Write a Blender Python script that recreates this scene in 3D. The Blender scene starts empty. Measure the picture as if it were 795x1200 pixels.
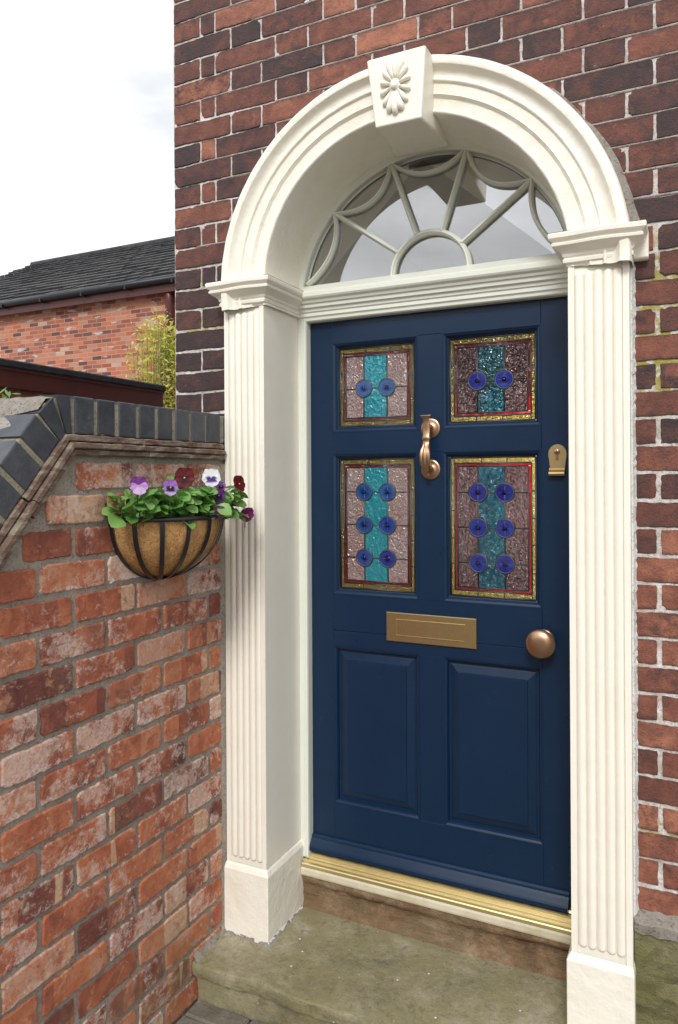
import bpy, bmesh, math, random
import numpy as np
from mathutils import Vector, Matrix
R = math.radians
sc = bpy.context.scene
col = sc.collection
random.seed(7)
rng = random.Random(11)

# ------------------------------------------------------------------ helpers
class MB:
    def __init__(s):
        s.v = []; s.f = []; s.mi = []; s.attr = {}; s.sm = []
    def add(s, vs, fs, mi=0, smooth=False, **at):
        o = len(s.v)
        s.v += [tuple(map(float, p)) for p in vs]
        for f in fs:
            s.f.append(tuple(i + o for i in f)); s.mi.append(mi); s.sm.append(smooth)
        for k, val in at.items():
            a = s.attr.setdefault(k, {})
            if isinstance(val, list):
                for i, x in enumerate(val): a[o + i] = x
            else:
                for i in range(len(vs)): a[o + i] = val
        return o
    def box(s, x0, x1, y0, y1, z0, z1, mi=0, b=0.0, **at):
        if b <= 0:
            vs = [(x, y, z) for x in (x0, x1) for y in (y0, y1) for z in (z0, z1)]
            s.add(vs, [(0,1,3,2),(4,6,7,5),(0,4,5,1),(2,3,7,6),(0,2,6,4),(1,5,7,3)], mi, **at); return
        # chamfered box
        vs = []; idx = {}
        lo = (x0, y0, z0); hi = (x1, y1, z1)
        for cx in (0, 1):
            for cy in (0, 1):
                for cz in (0, 1):
                    c = (cx, cy, cz)
                    for ax in range(3):
                        p = []
                        for k in range(3):
                            e = hi[k] if c[k] else lo[k]
                            if k != ax: e += -b if c[k] else b
                            p.append(e)
                        idx[(c, ax)] = len(vs); vs.append(p)
        fs = []
        for ax in range(3):
            a1, a2 = [(1, 2), (2, 0), (0, 1)][ax]
            for side in (0, 1):
                q = []
                for (i, j) in ((0, 0), (1, 0), (1, 1), (0, 1)):
                    c = [0, 0, 0]; c[ax] = side; c[a1] = i; c[a2] = j
                    q.append(idx[(tuple(c), ax)])
                fs.append(q if side else q[::-1])
        for ax in range(3):
            a1, a2 = [(1, 2), (2, 0), (0, 1)][ax]
            for i in (0, 1):
                for j in (0, 1):
                    c0 = [0, 0, 0]; c1 = [0, 0, 0]
                    c0[a1] = c1[a1] = i; c0[a2] = c1[a2] = j; c1[ax] = 1
                    c0 = tuple(c0); c1 = tuple(c1)
                    fs.append([idx[(c0, a1)], idx[(c1, a1)], idx[(c1, a2)], idx[(c0, a2)]])
        for cx in (0, 1):
            for cy in (0, 1):
                for cz in (0, 1):
                    c = (cx, cy, cz); fs.append([idx[(c, 0)], idx[(c, 1)], idx[(c, 2)]])
        s.add(vs, fs, mi, **at)
    def loft(s, rings, closed=False, cap0=False, cap1=False, mi=0, smooth=False, **at):
        n = len(rings[0]); vs = [p for r in rings for p in r]; fs = []
        for i in range(len(rings) - 1):
            for j in range(n if closed else n - 1):
                k = (j + 1) % n
                fs.append((i*n + j, i*n + k, (i+1)*n + k, (i+1)*n + j))
        if cap0: fs.append(tuple(range(n))[::-1])
        if cap1: fs.append(tuple((len(rings)-1)*n + j for j in range(n)))
        s.add(vs, fs, mi, smooth, **at)
    def tube(s, pts, rad, seg=8, mi=0, cap=True, flat=1.0, **at):
        pts = [Vector(p) for p in pts]; rings = []
        up = Vector((0, 0, 1))
        t0 = (pts[1] - pts[0]).normalized()
        if abs(t0.dot(up)) > .95: up = Vector((1, 0, 0))
        nrm = (up - t0 * up.dot(t0)).normalized()
        for i, p in enumerate(pts):
            a = pts[max(0, i-1)]; b = pts[min(len(pts)-1, i+1)]
            t = (b - a).normalized()
            nrm = (nrm - t * nrm.dot(t)).normalized(); bi = t.cross(nrm)
            r = rad[i] if isinstance(rad, (list, tuple)) else rad
            rings.append([p + nrm * (math.cos(2*math.pi*k/seg) * r) + bi * (math.sin(2*math.pi*k/seg) * r * flat) for k in range(seg)])
        s.loft(rings, True, cap, cap, mi, True, **at)
    def lathe(s, c, prof, axis=(0, -1, 0), seg=32, mi=0, smooth=True, sx=1, **at):
        # prof: (radius, distance along axis)
        ax = Vector(axis).normalized(); u = Vector((0, 0, 1)) if abs(ax.z) < .9 else Vector((1, 0, 0))
        u = (u - ax * u.dot(ax)).normalized(); w = ax.cross(u); c = Vector(c)
        rings = [[c + ax*h + u*(math.cos(2*math.pi*k/seg)*r) + w*(math.sin(2*math.pi*k/seg)*r*sx) for k in range(seg)] for r, h in prof]
        s.loft(rings, True, True, True, mi, smooth, **at)

origin = {}
def build(name, mb, mats, parent=None, recalc=True, autosmooth=None, weld=False):
    off = origin.get(parent.name, Vector((0,0,0))) if parent else Vector((0,0,0))
    me = bpy.data.meshes.new(name)
    V = np.array(mb.v, dtype=np.float64)
    if parent is not None: V = V - np.array(off)
    me.from_pydata(V.tolist(), [], mb.f)
    if not isinstance(mats, (list, tuple)): mats = [mats]
    for m in mats: me.materials.append(m)
    me.polygons.foreach_set('material_index', mb.mi)
    me.polygons.foreach_set('use_smooth', mb.sm)
    for k, d in mb.attr.items():
        first = next(iter(d.values()))
        dim = len(first)
        n = len(mb.v); arr = np.zeros((n, dim), dtype=np.float32)
        if d:
            arr[list(d.keys())] = np.array(list(d.values()), dtype=np.float32)
        a = me.attributes.new(k, 'FLOAT_VECTOR' if dim == 3 else 'FLOAT_COLOR', 'POINT')
        a.data.foreach_set('vector' if dim == 3 else 'color', arr.ravel())
    if recalc or weld:
        bm = bmesh.new(); bm.from_mesh(me)
        if weld: bmesh.ops.remove_doubles(bm, verts=bm.verts, dist=1e-5)
        if recalc: bmesh.ops.recalc_face_normals(bm, faces=bm.faces)
        bm.to_mesh(me); bm.free()
    me.update()
    o = bpy.data.objects.new(name, me); col.objects.link(o)
    if parent: o.parent = parent
    origin[o.name] = off if parent else Vector((0,0,0))
    return o
def bevel(o, w=.002, seg=2, ang=30):
    m = o.modifiers.new('b', 'BEVEL'); m.width = w; m.segments = seg; m.limit_method = 'ANGLE'; m.angle_limit = R(ang); return o
def thing(name, label, cat, loc=(0, 0, 0), group=None):
    o = bpy.data.objects.new(name, None); col.objects.link(o); o.location = loc
    o.empty_display_size = .1
    o['label'] = label; o['category'] = cat
    if group: o['group'] = group
    origin[o.name] = Vector(loc); return o
def tag(o, label=None, cat=None, kind=None, group=None):
    if label: o['label'] = label
    if cat: o['category'] = cat
    if kind: o['kind'] = kind
    if group: o['group'] = group
    return o

# ------------------------------------------------------------------ node DSL
class NT:
    def __init__(s, name):
        s.m = bpy.data.materials.new(name); s.m.use_nodes = True
        s.t = s.m.node_tree; s.t.nodes.clear()
        s.out = s.t.nodes.new('ShaderNodeOutputMaterial')
    def n(s, typ, **kw):
        nd = s.t.nodes.new(typ)
        for k, v in kw.items(): setattr(nd, k, v)
        return nd
    def set(s, sock, v):
        if v is None: return
        if isinstance(v, bpy.types.NodeSocket): s.t.links.new(v, sock)
        else:
            if sock.type == 'RGBA' and len(v) == 3: v = (*v, 1)
            sock.default_value = v
    def coord(s, kind='Object'): return s.n('ShaderNodeTexCoord').outputs[kind]
    def attr(s, name, out='Vector'):
        a = s.n('ShaderNodeAttribute'); a.attribute_name = name; return a.outputs[out]
    def map(s, vec, scale=(1,1,1), loc=(0,0,0), rot=(0,0,0)):
        m = s.n('ShaderNodeMapping'); s.set(m.inputs[0], vec); m.inputs['Scale'].default_value = scale
        m.inputs['Location'].default_value = loc; m.inputs['Rotation'].default_value = rot; return m.outputs[0]
    def noise(s, vec, scale=5, detail=4, rough=.55, dist=0, out=0):
        m = s.n('ShaderNodeTexNoise'); s.set(m.inputs['Vector'], vec); m.inputs['Scale'].default_value = scale
        m.inputs['Detail'].default_value = detail; m.inputs['Roughness'].default_value = rough
        m.inputs['Distortion'].default_value = dist; return m.outputs[out]
    def voro(s, vec, scale=5, feature='F1', out='Distance'):
        m = s.n('ShaderNodeTexVoronoi'); m.feature = feature; s.set(m.inputs['Vector'], vec); m.inputs['Scale'].default_value = scale
        return m.outputs[out]
    def math(s, op, a, b=None, c=None, clamp=False):
        m = s.n('ShaderNodeMath'); m.operation = op; m.use_clamp = clamp
        for i, x in enumerate((a, b, c)):
            if x is not None: s.set(m.inputs[i], x)
        return m.outputs[0]
    def ramp(s, fac, stops, interp='LINEAR'):
        r = s.n('ShaderNodeValToRGB'); s.set(r.inputs[0], fac); cr = r.color_ramp; cr.interpolation = interp
        while len(cr.elements) < len(stops): cr.elements.new(.5)
        for e, (p, c) in zip(cr.elements, stops):
            e.position = p; e.color = (c, c, c, 1) if isinstance(c, (int, float)) else (*c, 1)
        return r.outputs[0]
    def step(s, fac, a, b): return s.ramp(fac, [(a, 0.), (b, 1.)])
    def mix(s, f, a, b, mode='MIX'):
        m = s.n('ShaderNodeMix'); m.data_type = 'RGBA'; m.blend_type = mode
        s.set(m.inputs[0], f); s.set(m.inputs[6], a); s.set(m.inputs[7], b); return m.outputs[2]
    def sep(s, vec):
        m = s.n('ShaderNodeSeparateXYZ'); s.set(m.inputs[0], vec); return m.outputs
    def bump(s, h, strength=.5, dist=.002, normal=None):
        b = s.n('ShaderNodeBump'); s.set(b.inputs['Height'], h); b.inputs['Strength'].default_value = strength
        b.inputs['Distance'].default_value = dist
        if normal is not None: s.set(b.inputs['Normal'], normal)
        return b.outputs[0]
    def pbr(s, color, rough=.5, metal=0, normal=None, coat=0, spec=.5, coatr=.1, **kw):
        p = s.n('ShaderNodeBsdfPrincipled')
        s.set(p.inputs['Base Color'], color); s.set(p.inputs['Roughness'], rough); s.set(p.inputs['Metallic'], metal)
        s.set(p.inputs['Coat Weight'], coat); s.set(p.inputs['Coat Roughness'], coatr); s.set(p.inputs['Specular IOR Level'], spec)
        if normal is not None: s.set(p.inputs['Normal'], normal)
        for k, v in kw.items(): s.set(p.inputs[k], v)
        s.t.links.new(p.outputs[0], s.out.inputs[0]); return s.m
M = {}

def paint(name, c, rough=.38, lump=.35, dirt=.25):
    n = NT(name); o = n.coord()
    a = n.noise(o, 9, 5, .6); b = n.noise(o, 60, 3, .6)
    c2 = n.mix(n.math('MULTIPLY', n.step(a, .45, .8), dirt), c, tuple(x*y for x, y in zip(c, (.86, .82, .72))))
    # pale scuffs and little chips
    ch = n.step(n.noise(o, 42, 6, .7, .5), .68, .70)
    c2 = n.mix(n.math('MULTIPLY', ch, .35), c2, tuple(x*.62 for x in c))
    ch2 = n.math('MULTIPLY', n.step(n.noise(o, 26, 7, .8, .8), .70, .715), n.step(n.noise(o, 3, 2), .5, .6))
    c2 = n.mix(n.math('MULTIPLY', ch2, .7), c2, (.30, .25, .19))
    br_ = n.noise(n.map(o, (170, 170, 7)), 1, 4, .6)
    h = n.math('ADD', n.math('ADD', n.math('MULTIPLY', n.noise(o, 22, 4, .5), 1.0), n.math('MULTIPLY', br_, .16)), n.math('MULTIPLY', b, .35))
    nb = n.bump(h, lump, .004)
    return n.pbr(c2, n.math('ADD', n.math('MULTIPLY', a, .25), rough - .1), 0, nb, spec=.45)
M['cream'] = paint('cream_gloss_paint', (.82, .775, .67), .36, .28)
M['cream_lumpy'] = paint('thick_cream_paint', (.82, .775, .67), .36, .85, .5)
M['sage'] = paint('pale_sage_paint', (.70, .71, .62), .32, .18, .2)

def navy():
    n = NT('navy_door_paint'); o = n.coord()
    g = n.noise(n.map(o, (60, 60, 3.5)), 4, 4, .6)
    c = n.mix(n.noise(o, 6, 3), (.0036, .0165, .043), (.0052, .0220, .056))
    c = n.mix(n.math('MULTIPLY', n.step(n.noise(o, 30, 6, .75), .62, .75), .35), c, (.03, .06, .10))
    return n.pbr(c, n.math('ADD', n.math('MULTIPLY', n.noise(o, 12, 3), .12), .24), 0, n.bump(g, .12, .002), spec=.34)
M['navy'] = navy()

def metal(name, c, rough, patch=.35, dark=.5):
    n = NT(name); o = n.coord()
    a = n.noise(o, 35, 5, .65, 1.)
    c2 = n.mix(n.math('MULTIPLY', n.step(a, .4, .75), patch), c, tuple(x*dark for x in c))
    r = n.math('ADD', n.math('MULTIPLY', a, .25), rough - .08)
    return n.pbr(c2, r, 1.0, n.bump(n.noise(o, 140, 3), .05, .001))
M['brass'] = metal('aged_brass', (.50, .37, .18), .36)
M['bronze'] = metal('brown_bronze', (.47, .29, .18), .30)
M['goldbar'] = metal('gold_threshold_metal', (.86, .73, .40), .38, .2, .8)
M['black_wire'] = NT('black_coated_wire').pbr((.012, .012, .013), .38)
M['lead'] = metal('dull_lead', (.20, .215, .22), .5, .3, .6)
M['backglass'] = None
M['dark'] = NT('dark_hole').pbr((.01, .009, .008), .8)

# ---- brick shaders (per-brick random numbers live in the attributes)
def brick_facade():
    n = NT('old_dark_red_brick'); v = n.attr('buv'); bc = n.attr('bc', 'Color')
    s = n.n('ShaderNodeSeparateColor'); n.set(s.inputs[0], bc); tone, hue, soot = s.outputs
    a = n.noise(v, 14, 6, .65, .6)
    t = n.math('ADD', tone, n.math('MULTIPLY', n.math('SUBTRACT', a, .5), 1.05))
    c = n.ramp(t, [(0., (.030, .021, .023)), (.25, (.062, .031, .029)), (.5, (.140, .049, .034)), (.75, (.225, .080, .050)), (1., (.37, .145, .085))])
    b = n.noise(v, 30, 7, .75, .4)
    c = n.mix(n.math('MULTIPLY', n.step(b, .46, .62), n.math('MULTIPLY', soot, .9)), c, (.028, .023, .025))
    # burst orange spalls low in some bricks
    sp = n.math('MULTIPLY', n.step(n.noise(v, 34, 6, .8, 1.2), .60, .66), n.step(hue, .45, .8))
    c = n.mix(n.math('MULTIPLY', sp, .55), c, (.36, .12, .055))
    lime = n.math('MULTIPLY', n.step(n.noise(v, 75, 5, .75, 1.), .67, .72), .5)
    c = n.mix(lime, c, (.50, .42, .37))
    fine = n.noise(v, 190, 3, .7)
    c = n.mix(n.math('MULTIPLY', n.step(fine, .54, .70), .5), c, (.02, .014, .012))
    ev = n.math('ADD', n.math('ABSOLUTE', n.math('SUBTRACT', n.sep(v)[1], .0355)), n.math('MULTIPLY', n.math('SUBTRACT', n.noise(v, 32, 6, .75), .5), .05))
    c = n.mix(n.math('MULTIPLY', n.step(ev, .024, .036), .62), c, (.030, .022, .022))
    h = n.math('ADD', n.math('MULTIPLY', a, .35), n.math('ADD', n.math('MULTIPLY', b, 1.1), n.math('MULTIPLY', fine, .8)))
    return n.pbr(c, .68, 0, n.bump(h, .65, .005), spec=.35)
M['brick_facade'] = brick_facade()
def brick_garden():
    n = NT('reclaimed_red_brick'); v = n.attr('buv'); bc = n.attr('bc', 'Color')
    s = n.n('ShaderNodeSeparateColor'); n.set(s.inputs[0], bc); tone, stain, band = s.outputs
    a = n.noise(v, 11, 6, .65, .5)
    sv = n.sep(v)
    bu = n.math('FLOOR', n.math('ADD', n.math('MULTIPLY', n.math('ADD', sv[0], n.math('MULTIPLY', n.noise(v, 45, 4, .7), .012)), 9.5), n.math('MULTIPLY', sv[2], 3.7)))
    wnz = n.n('ShaderNodeTexWhiteNoise'); wnz.noise_dimensions = '2D'
    cx3 = n.n('ShaderNodeCombineXYZ'); n.set(cx3.inputs[0], bu); n.set(cx3.inputs[1], sv[2]); n.set(wnz.inputs['Vector'], cx3.outputs[0])
    blk = wnz.outputs['Value']
    t = n.math('ADD', tone, n.math('MULTIPLY', n.math('SUBTRACT', a, .5), 1.25))
    t = n.math('ADD', t, n.math('MULTIPLY', n.math('SUBTRACT', blk, .5), n.math('MULTIPLY', n.step(band, .25, .45), .62)))
    c = n.ramp(t, [(0., (.105, .038, .033)), (.3, (.21, .070, .050)), (.55, (.40, .120, .062)), (.8, (.49, .180, .088)), (1., (.50, .28, .19))])
    # kiln bands: vertical stripes with crisp borders
    w = n.map(v, (1., .12, 1.))
    st = n.noise(n.map(v, (17., 1.4, 1.)), 1., 1.5, .5, .25)
    c = n.mix(n.math('MULTIPLY', n.step(st, .52, .545), n.step(band, .85, 1.)), c, (.20, .08, .062))
    c = n.mix(n.math('MULTIPLY', n.step(st, .64, .66), n.step(band, .72, .80)), c, (.56, .37, .22))
    cr_ = n.math('MULTIPLY', n.math('GREATER_THAN', blk, .86), n.math('GREATER_THAN', band, .45))
    c = n.mix(n.math('MULTIPLY', cr_, n.math('ADD', .5, n.math('MULTIPLY', n.step(n.noise(v, 50, 5, .7), .40, .55), .4))), c, (.60, .40, .26))
    c = n.mix(n.math('MULTIPLY', n.step(n.noise(v, 26, 6, .7, .8), .50, .66), .45), c, (.155, .055, .04))
    c = n.mix(n.math('MULTIPLY', n.step(n.noise(v, 19, 6, .72, .6), .56, .63), .55), c, (.56, .30, .175))
    c = n.mix(n.math('MULTIPLY', n.step(n.noise(n.map(v, (1, 1, 1), (9, 4, 2)), 40, 6, .8, .4), .56, .64), .5), c, (.12, .045, .036))
    # limewash left on the faces
    o_ = n.coord()
    wn = n.noise(v, 30, 9, .82, .35)
    wn2 = n.noise(v, 7, 2, .5)
    gl = n.noise(o_, 3.1, 4, .6, .5)
    k = n.math('ADD', n.math('ADD', n.math('MULTIPLY', n.math('SUBTRACT', wn, .5), 1.5), n.math('MULTIPLY', wn2, .9)), n.math('ADD', n.math('MULTIPLY', stain, .36), n.math('MULTIPLY', gl, .30)))
    spk = n.math('ADD', .45, n.math('MULTIPLY', n.step(n.noise(v, 130, 4, .75), .36, .62), .55))
    c = n.mix(n.math('MULTIPLY', n.math('MULTIPLY', n.step(k, .80, .96), spk), .85), c, n.mix(n.noise(v, 60, 3), (.56, .34, .24), (.70, .62, .56)))
    # crisp salt crust along lower edges
    vv = n.sep(v)
    edge_ = n.math('ADD', n.noise(v, 48, 6, .8, .3), n.math('MULTIPLY', n.math('SUBTRACT', .030, vv[1]), 3.2))
    c = n.mix(n.math('MULTIPLY', n.step(n.math('ADD', edge_, n.math('MULTIPLY', stain, .12)), .68, .74), .6), c, (.68, .64, .62))
    g = n.sep(n.coord())
    fine = n.noise(v, 170, 4, .7)
    c = n.mix(n.math('MULTIPLY', n.step(fine, .56, .72), .4), c, (.10, .045, .035))
    # green film on the lowest courses by the step
    low = n.math('MULTIPLY', n.step(n.math('SUBTRACT', .38, g[2]), -.0, .35), n.step(n.noise(n.coord(), 9, 4), .42, .62))
    c = n.mix(n.math('MULTIPLY', low, .6), c, (.12, .115, .045))
    h = n.math('ADD', n.math('MULTIPLY', a, 1.), n.math('ADD', n.math('MULTIPLY', wn, 1.1), n.math('MULTIPLY', fine, .4)))
    return n.pbr(c, .8, 0, n.bump(h, .7, .006), spec=.25)
M['brick_garden'] = brick_garden()
def mortar(name, c1, c2, c3, lichen=False, bs=.8):
    n = NT(name); o = n.coord()
    a = n.noise(o, 13, 6, .7); b = n.noise(o, 120, 5, .75)
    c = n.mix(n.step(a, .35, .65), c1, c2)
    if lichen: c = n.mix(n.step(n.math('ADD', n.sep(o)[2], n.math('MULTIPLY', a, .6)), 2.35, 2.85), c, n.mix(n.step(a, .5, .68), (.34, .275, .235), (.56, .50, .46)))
    c = n.mix(n.step(b, .52, .66), c, c3)
    if lichen:
        g = n.sep(o)
        for (x, z, rad) in ((.69, 2.13, .26), (.71, 1.98, .16), (-.80, 2.27, .14), (.71, .70, .06)):
            d = n.math('POWER', n.math('ADD', n.math('POWER', n.math('SUBTRACT', g[0], x), 2.), n.math('POWER', n.math('SUBTRACT', g[2], z), 2.)), .5)
            f = n.math('MULTIPLY', n.math('SUBTRACT', 1., n.step(d, rad*.5, rad)), n.step(n.noise(o, 30, 4, .6), .42, .52))
            c = n.mix(n.math('MULTIPLY', f, .85), c, (.34, .30, .06))
    return n.pbr(c, .95, 0, n.bump(n.math('ADD', a, n.math('MULTIPLY', b, 1.)), bs, .006), spec=.15)
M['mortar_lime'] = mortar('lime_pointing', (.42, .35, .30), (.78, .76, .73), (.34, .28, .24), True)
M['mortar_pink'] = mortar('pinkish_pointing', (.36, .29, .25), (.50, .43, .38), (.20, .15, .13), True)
M['mortar_grey'] = mortar('grey_cement_mortar', (.235, .205, .170), (.34, .30, .25), (.15, .125, .10))
M['render_grey'] = mortar('rough_grey_fillet', (.23, .20, .16), (.33, .30, .27), (.10, .09, .075))
M['white_caulk'] = mortar('chipped_white_filler', (.62, .61, .58), (.74, .73, .70), (.33, .31, .28))

def blue_brick():
    n = NT('blue_engineering_brick'); v = n.attr('buv'); bc = n.attr('bc', 'Color')
    s = n.n('ShaderNodeSeparateColor'); n.set(s.inputs[0], bc)
    a = n.noise(v, 16, 6, .65, .5)
    c = n.ramp(n.math('ADD', a, n.math('MULTIPLY', s.outputs[0], .35)), [(.35, (.018, .021, .027)), (.6, (.036, .040, .050)), (.95, (.075, .078, .088))])
    c = n.mix(n.math('MULTIPLY', n.step(n.noise(v, 50, 6, .8), .6, .72), .4), c, (.20, .18, .15))
    return n.pbr(c, .5, 0, n.bump(n.math('ADD', a, n.noise(v, 120, 4)), .4, .003), spec=.5)
M['blue_brick'] = blue_brick()
def tile_drip():
    n = NT('weathered_creasing_tile'); o = n.coord()
    a = n.noise(n.map(o, (1, 1, 3)), 14, 7, .7, .5)
    c = n.ramp(a, [(.3, (.07, .055, .045)), (.48, (.16, .10, .075)), (.6, (.25, .21, .16)), (.75, (.33, .31, .24))])
    return n.pbr(c, .9, 0, n.bump(a, .9, .008), spec=.2)
M['drip'] = tile_drip()
def stone(name, cols, moss, specks=True, bs=.5):
    n = NT(name); o = n.coord()
    a = n.noise(o, 4.4, 10, .74, .4); b = n.noise(o, 38, 6, .75)
    c = n.ramp(a, [(.30, cols[0]), (.48, cols[1]), (.66, cols[2])])
    c = n.mix(n.math('MULTIPLY', n.step(b, .45, .7), .35), c, tuple(x*.5 for x in cols[0]))
    gr = n.n('ShaderNodeNewGeometry'); nz = n.sep(gr.outputs['Normal'])[2]
    c = n.mix(n.math('MULTIPLY', n.step(n.noise(o, 7, 5, .6, .6), .40, .60), .75), c, moss)
    c = n.mix(n.math('MULTIPLY', n.step(n.noise(o, 120, 4, .7), .58, .68), .55), c, (.06, .055, .035))
    c = n.mix(n.math('MULTIPLY', n.step(n.noise(n.map(o, (1, 1, 1), (4, 2, 1)), 16, 7, .8, .7), .56, .64), .5), c, (.10, .085, .05))
    if specks:
        vd = n.voro(o, 17, 'F1'); sp = n.math('MULTIPLY', n.math('LESS_THAN', vd, .055), n.math('GREATER_THAN', n.noise(o, 6, 2), .5))
        vd2 = n.voro(n.map(o, (1, 1, 1), (3.3, 1.7, 0)), 40, 'F1'); sp2 = n.math('MULTIPLY', n.math('LESS_THAN', vd2, .06), n.math('GREATER_THAN', n.noise(o, 9, 2), .56))
        c = n.mix(n.math('MAXIMUM', sp, sp2), c, (.72, .72, .70))
        c = n.mix(n.math('MULTIPLY', n.step(n.noise(o, 11, 6, .8, 1.), .66, .73), .5), c, (.42, .41, .37))
    h = n.math('ADD', n.math('ADD', n.math('MULTIPLY', a, 1.6), n.math('MULTIPLY', n.noise(o, 210, 3, .7), .55)), n.math('ADD', n.math('MULTIPLY', b, .9), n.noise(n.map(o, (1, 1, 5)), 9, 5)))
    return n.pbr(c, .85, 0, n.bump(h, bs, .008), spec=.25)
M['step'] = stone('mossy_sandstone', [(.13, .115, .065), (.27, .24, .145), (.42, .38, .28)], (.235, .205, .105))
M['riser'] = stone('layered_sandstone', [(.085, .055, .035), (.23, .14, .075), (.38, .29, .19)], (.16, .11, .06), False, .8)
M['plinthstone'] = stone('mossy_plinth_stone', [(.10, .09, .05), (.17, .15, .07), (.28, .25, .15)], (.14, .135, .05), False, .9)
M['paving'] = stone('worn_paving', [(.13, .10, .09), (.24, .20, .175), (.33, .30, .26)], (.13, .12, .08), False, .8)

def simple(name, c1, c2, scale=20, rough=.8, bs=.3, bd=.004, spec=.3):
    n = NT(name); o = n.coord(); a = n.noise(o, scale, 5, .65)
    return n.pbr(n.mix(n.step(a, .35, .65), c1, c2), rough, 0, n.bump(a, bs, bd), spec=spec)
M['asphalt'] = simple('asphalt', (.045, .045, .046), (.065, .064, .062), 60, .9)
M['pavement'] = simple('concrete_flags', (.24, .23, .21), (.32, .31, .29), 8, .9)
M['felt'] = simple('black_roof_felt', (.012, .013, .017), (.03, .032, .038), 30, .75)
M['fascia'] = simple('maroon_fascia_paint', (.085, .022, .018), (.06, .018, .015), 6, .35)
M['blackplastic'] = simple('black_gutter', (.012, .013, .016), (.018, .019, .022), 10, .4)
M['plaster'] = simple('white_plaster', (.74, .73, .70), (.78, .77, .75), 5, .8, .1)
M['carpet'] = simple('hall_floor', (.42, .30, .19), (.50, .37, .25), 10, .5)
M['timber'] = simple('aged_cream_timber', (.50, .44, .30), (.62, .56, .42), 14, .6, .5)
M['rendered'] = simple('cream_render', (.66, .62, .54), (.72, .69, .62), 30, .85)
M['winglass'] = NT('dark_window_glass').pbr((.02, .025, .03), .05, spec=.8)
M['whiteframe'] = NT('white_window_frame').pbr((.75, .75, .73), .4)
def coir():
    n = NT('coir_liner'); o = n.coord()
    a = n.noise(n.map(o, (1, 1, 1)), 55, 8, .8, 3.); b = n.noise(o, 12, 3)
    c = n.ramp(a, [(.34, (.20, .09, .03)), (.46, (.62, .33, .12)), (.62, (.90, .56, .27))])
    c = n.mix(n.math('MULTIPLY', n.step(b, .4, .65), .3), c, (.55, .28, .10))
    return n.pbr(c, .95, 0, n.bump(a, 1., .01), spec=.1)
M['coir'] = coir()
M['soil'] = simple('potting_compost', (.03, .02, .014), (.06, .04, .028), 80, .95, 1.)
def leafmat(name, c1, c2, c3, sc_=40, rough=.42):
    n = NT(name); o = n.coord(); t = n.attr('tint', 'Color')
    a = n.noise(o, sc_, 3)
    c = n.mix(n.step(a, .35, .65), c1, c2)
    s = n.n('ShaderNodeSeparateColor'); n.set(s.inputs[0], t)
    c = n.mix(s.outputs[0], c, c3)
    p = n.n('ShaderNodeBsdfPrincipled'); n.set(p.inputs['Base Color'], c); n.set(p.inputs['Roughness'], rough)
    tr = n.n('ShaderNodeBsdfTranslucent'); n.set(tr.inputs[0], c)
    mx = n.n('ShaderNodeMixShader'); mx.inputs[0].default_value = .25
    n.t.links.new(p.outputs[0], mx.inputs[1]); n.t.links.new(tr.outputs[0], mx.inputs[2]); n.t.links.new(mx.outputs[0], n.out.inputs[0])
    return n.m
M['leaf'] = leafmat('pansy_leaf', (.065, .20, .035), (.115, .30, .06), (.26, .45, .12))
M['bushleaf'] = leafmat('yellow_green_leaf', (.50, .50, .06), (.36, .44, .06), (.62, .52, .12), 3, .6)
M['stemgreen'] = NT('green_stem').pbr((.10, .19, .05), .5)
M['bark'] = simple('brown_stem_bark', (.12, .09, .05), (.18, .14, .07), 12, .9)
def petal():
    n = NT('petal'); c = n.attr('pc', 'Color'); o = n.coord()
    c2 = n.mix(n.math('MULTIPLY', n.noise(o, 160, 3), .35), c, n.mix(.5, c, (.0, .0, .0)))
    p = n.n('ShaderNodeBsdfPrincipled'); n.set(p.inputs['Base Color'], c2); p.inputs['Roughness'].default_value = .6
    tr = n.n('ShaderNodeBsdfTranslucent'); n.set(tr.inputs[0], c2)
    mx = n.n('ShaderNodeMixShader'); mx.inputs[0].default_value = .3
    n.t.links.new(p.outputs[0], mx.inputs[1]); n.t.links.new(tr.outputs[0], mx.inputs[2]); n.t.links.new(mx.outputs[0], n.out.inputs[0])
    return n.m
M['petal'] = petal()

def hammered(name, c1, c2, scale=75, strength=1., gloss=.26, rough=.08, dist=.01, refr=.56, tinted=False, wh=.35):
    n = NT(name); o = n.coord()
    v = n.noise(n.map(o, (1, 1, .8)), scale, 1.2, .5, 1.0)
    c = n.mix(n.step(n.noise(o, 7, 3), .35, .65), c1, c2)
    if tinted:
        c = n.mix(n.step(n.attr('tint', 'Fac'), .25, .75), tuple(x*.35 for x in c1), c)
    nb = n.bump(v, strength, dist)
    g = n.n('ShaderNodeBsdfGlossy'); n.set(g.inputs[0], n.mix(wh, c, (1, 1, 1))); g.inputs['Roughness'].default_value = rough; n.set(g.inputs['Normal'], nb)
    d = n.n('ShaderNodeBsdfDiffuse'); n.set(d.inputs[0], c); n.set(d.inputs['Normal'], nb)
    f = n.n('ShaderNodeBsdfRefraction'); n.set(f.inputs[0], c); f.inputs['Roughness'].default_value = .05; f.inputs['IOR'].default_value = 1.18; n.set(f.inputs['Normal'], nb)
    m0 = n.n('ShaderNodeMixShader'); m0.inputs[0].default_value = refr/(1-gloss)
    n.t.links.new(d.outputs[0], m0.inputs[1]); n.t.links.new(f.outputs[0], m0.inputs[2])
    mx = n.n('ShaderNodeMixShader'); mx.inputs[0].default_value = gloss
    n.t.links.new(m0.outputs[0], mx.inputs[1]); n.t.links.new(g.outputs[0], mx.inputs[2]); n.t.links.new(mx.outputs[0], n.out.inputs[0])
    return n.m
M['g_gold'] = hammered('hammered_gold_glass', (1., .66, .08), (1., .82, .28), 110, 1., dist=.016)
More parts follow.
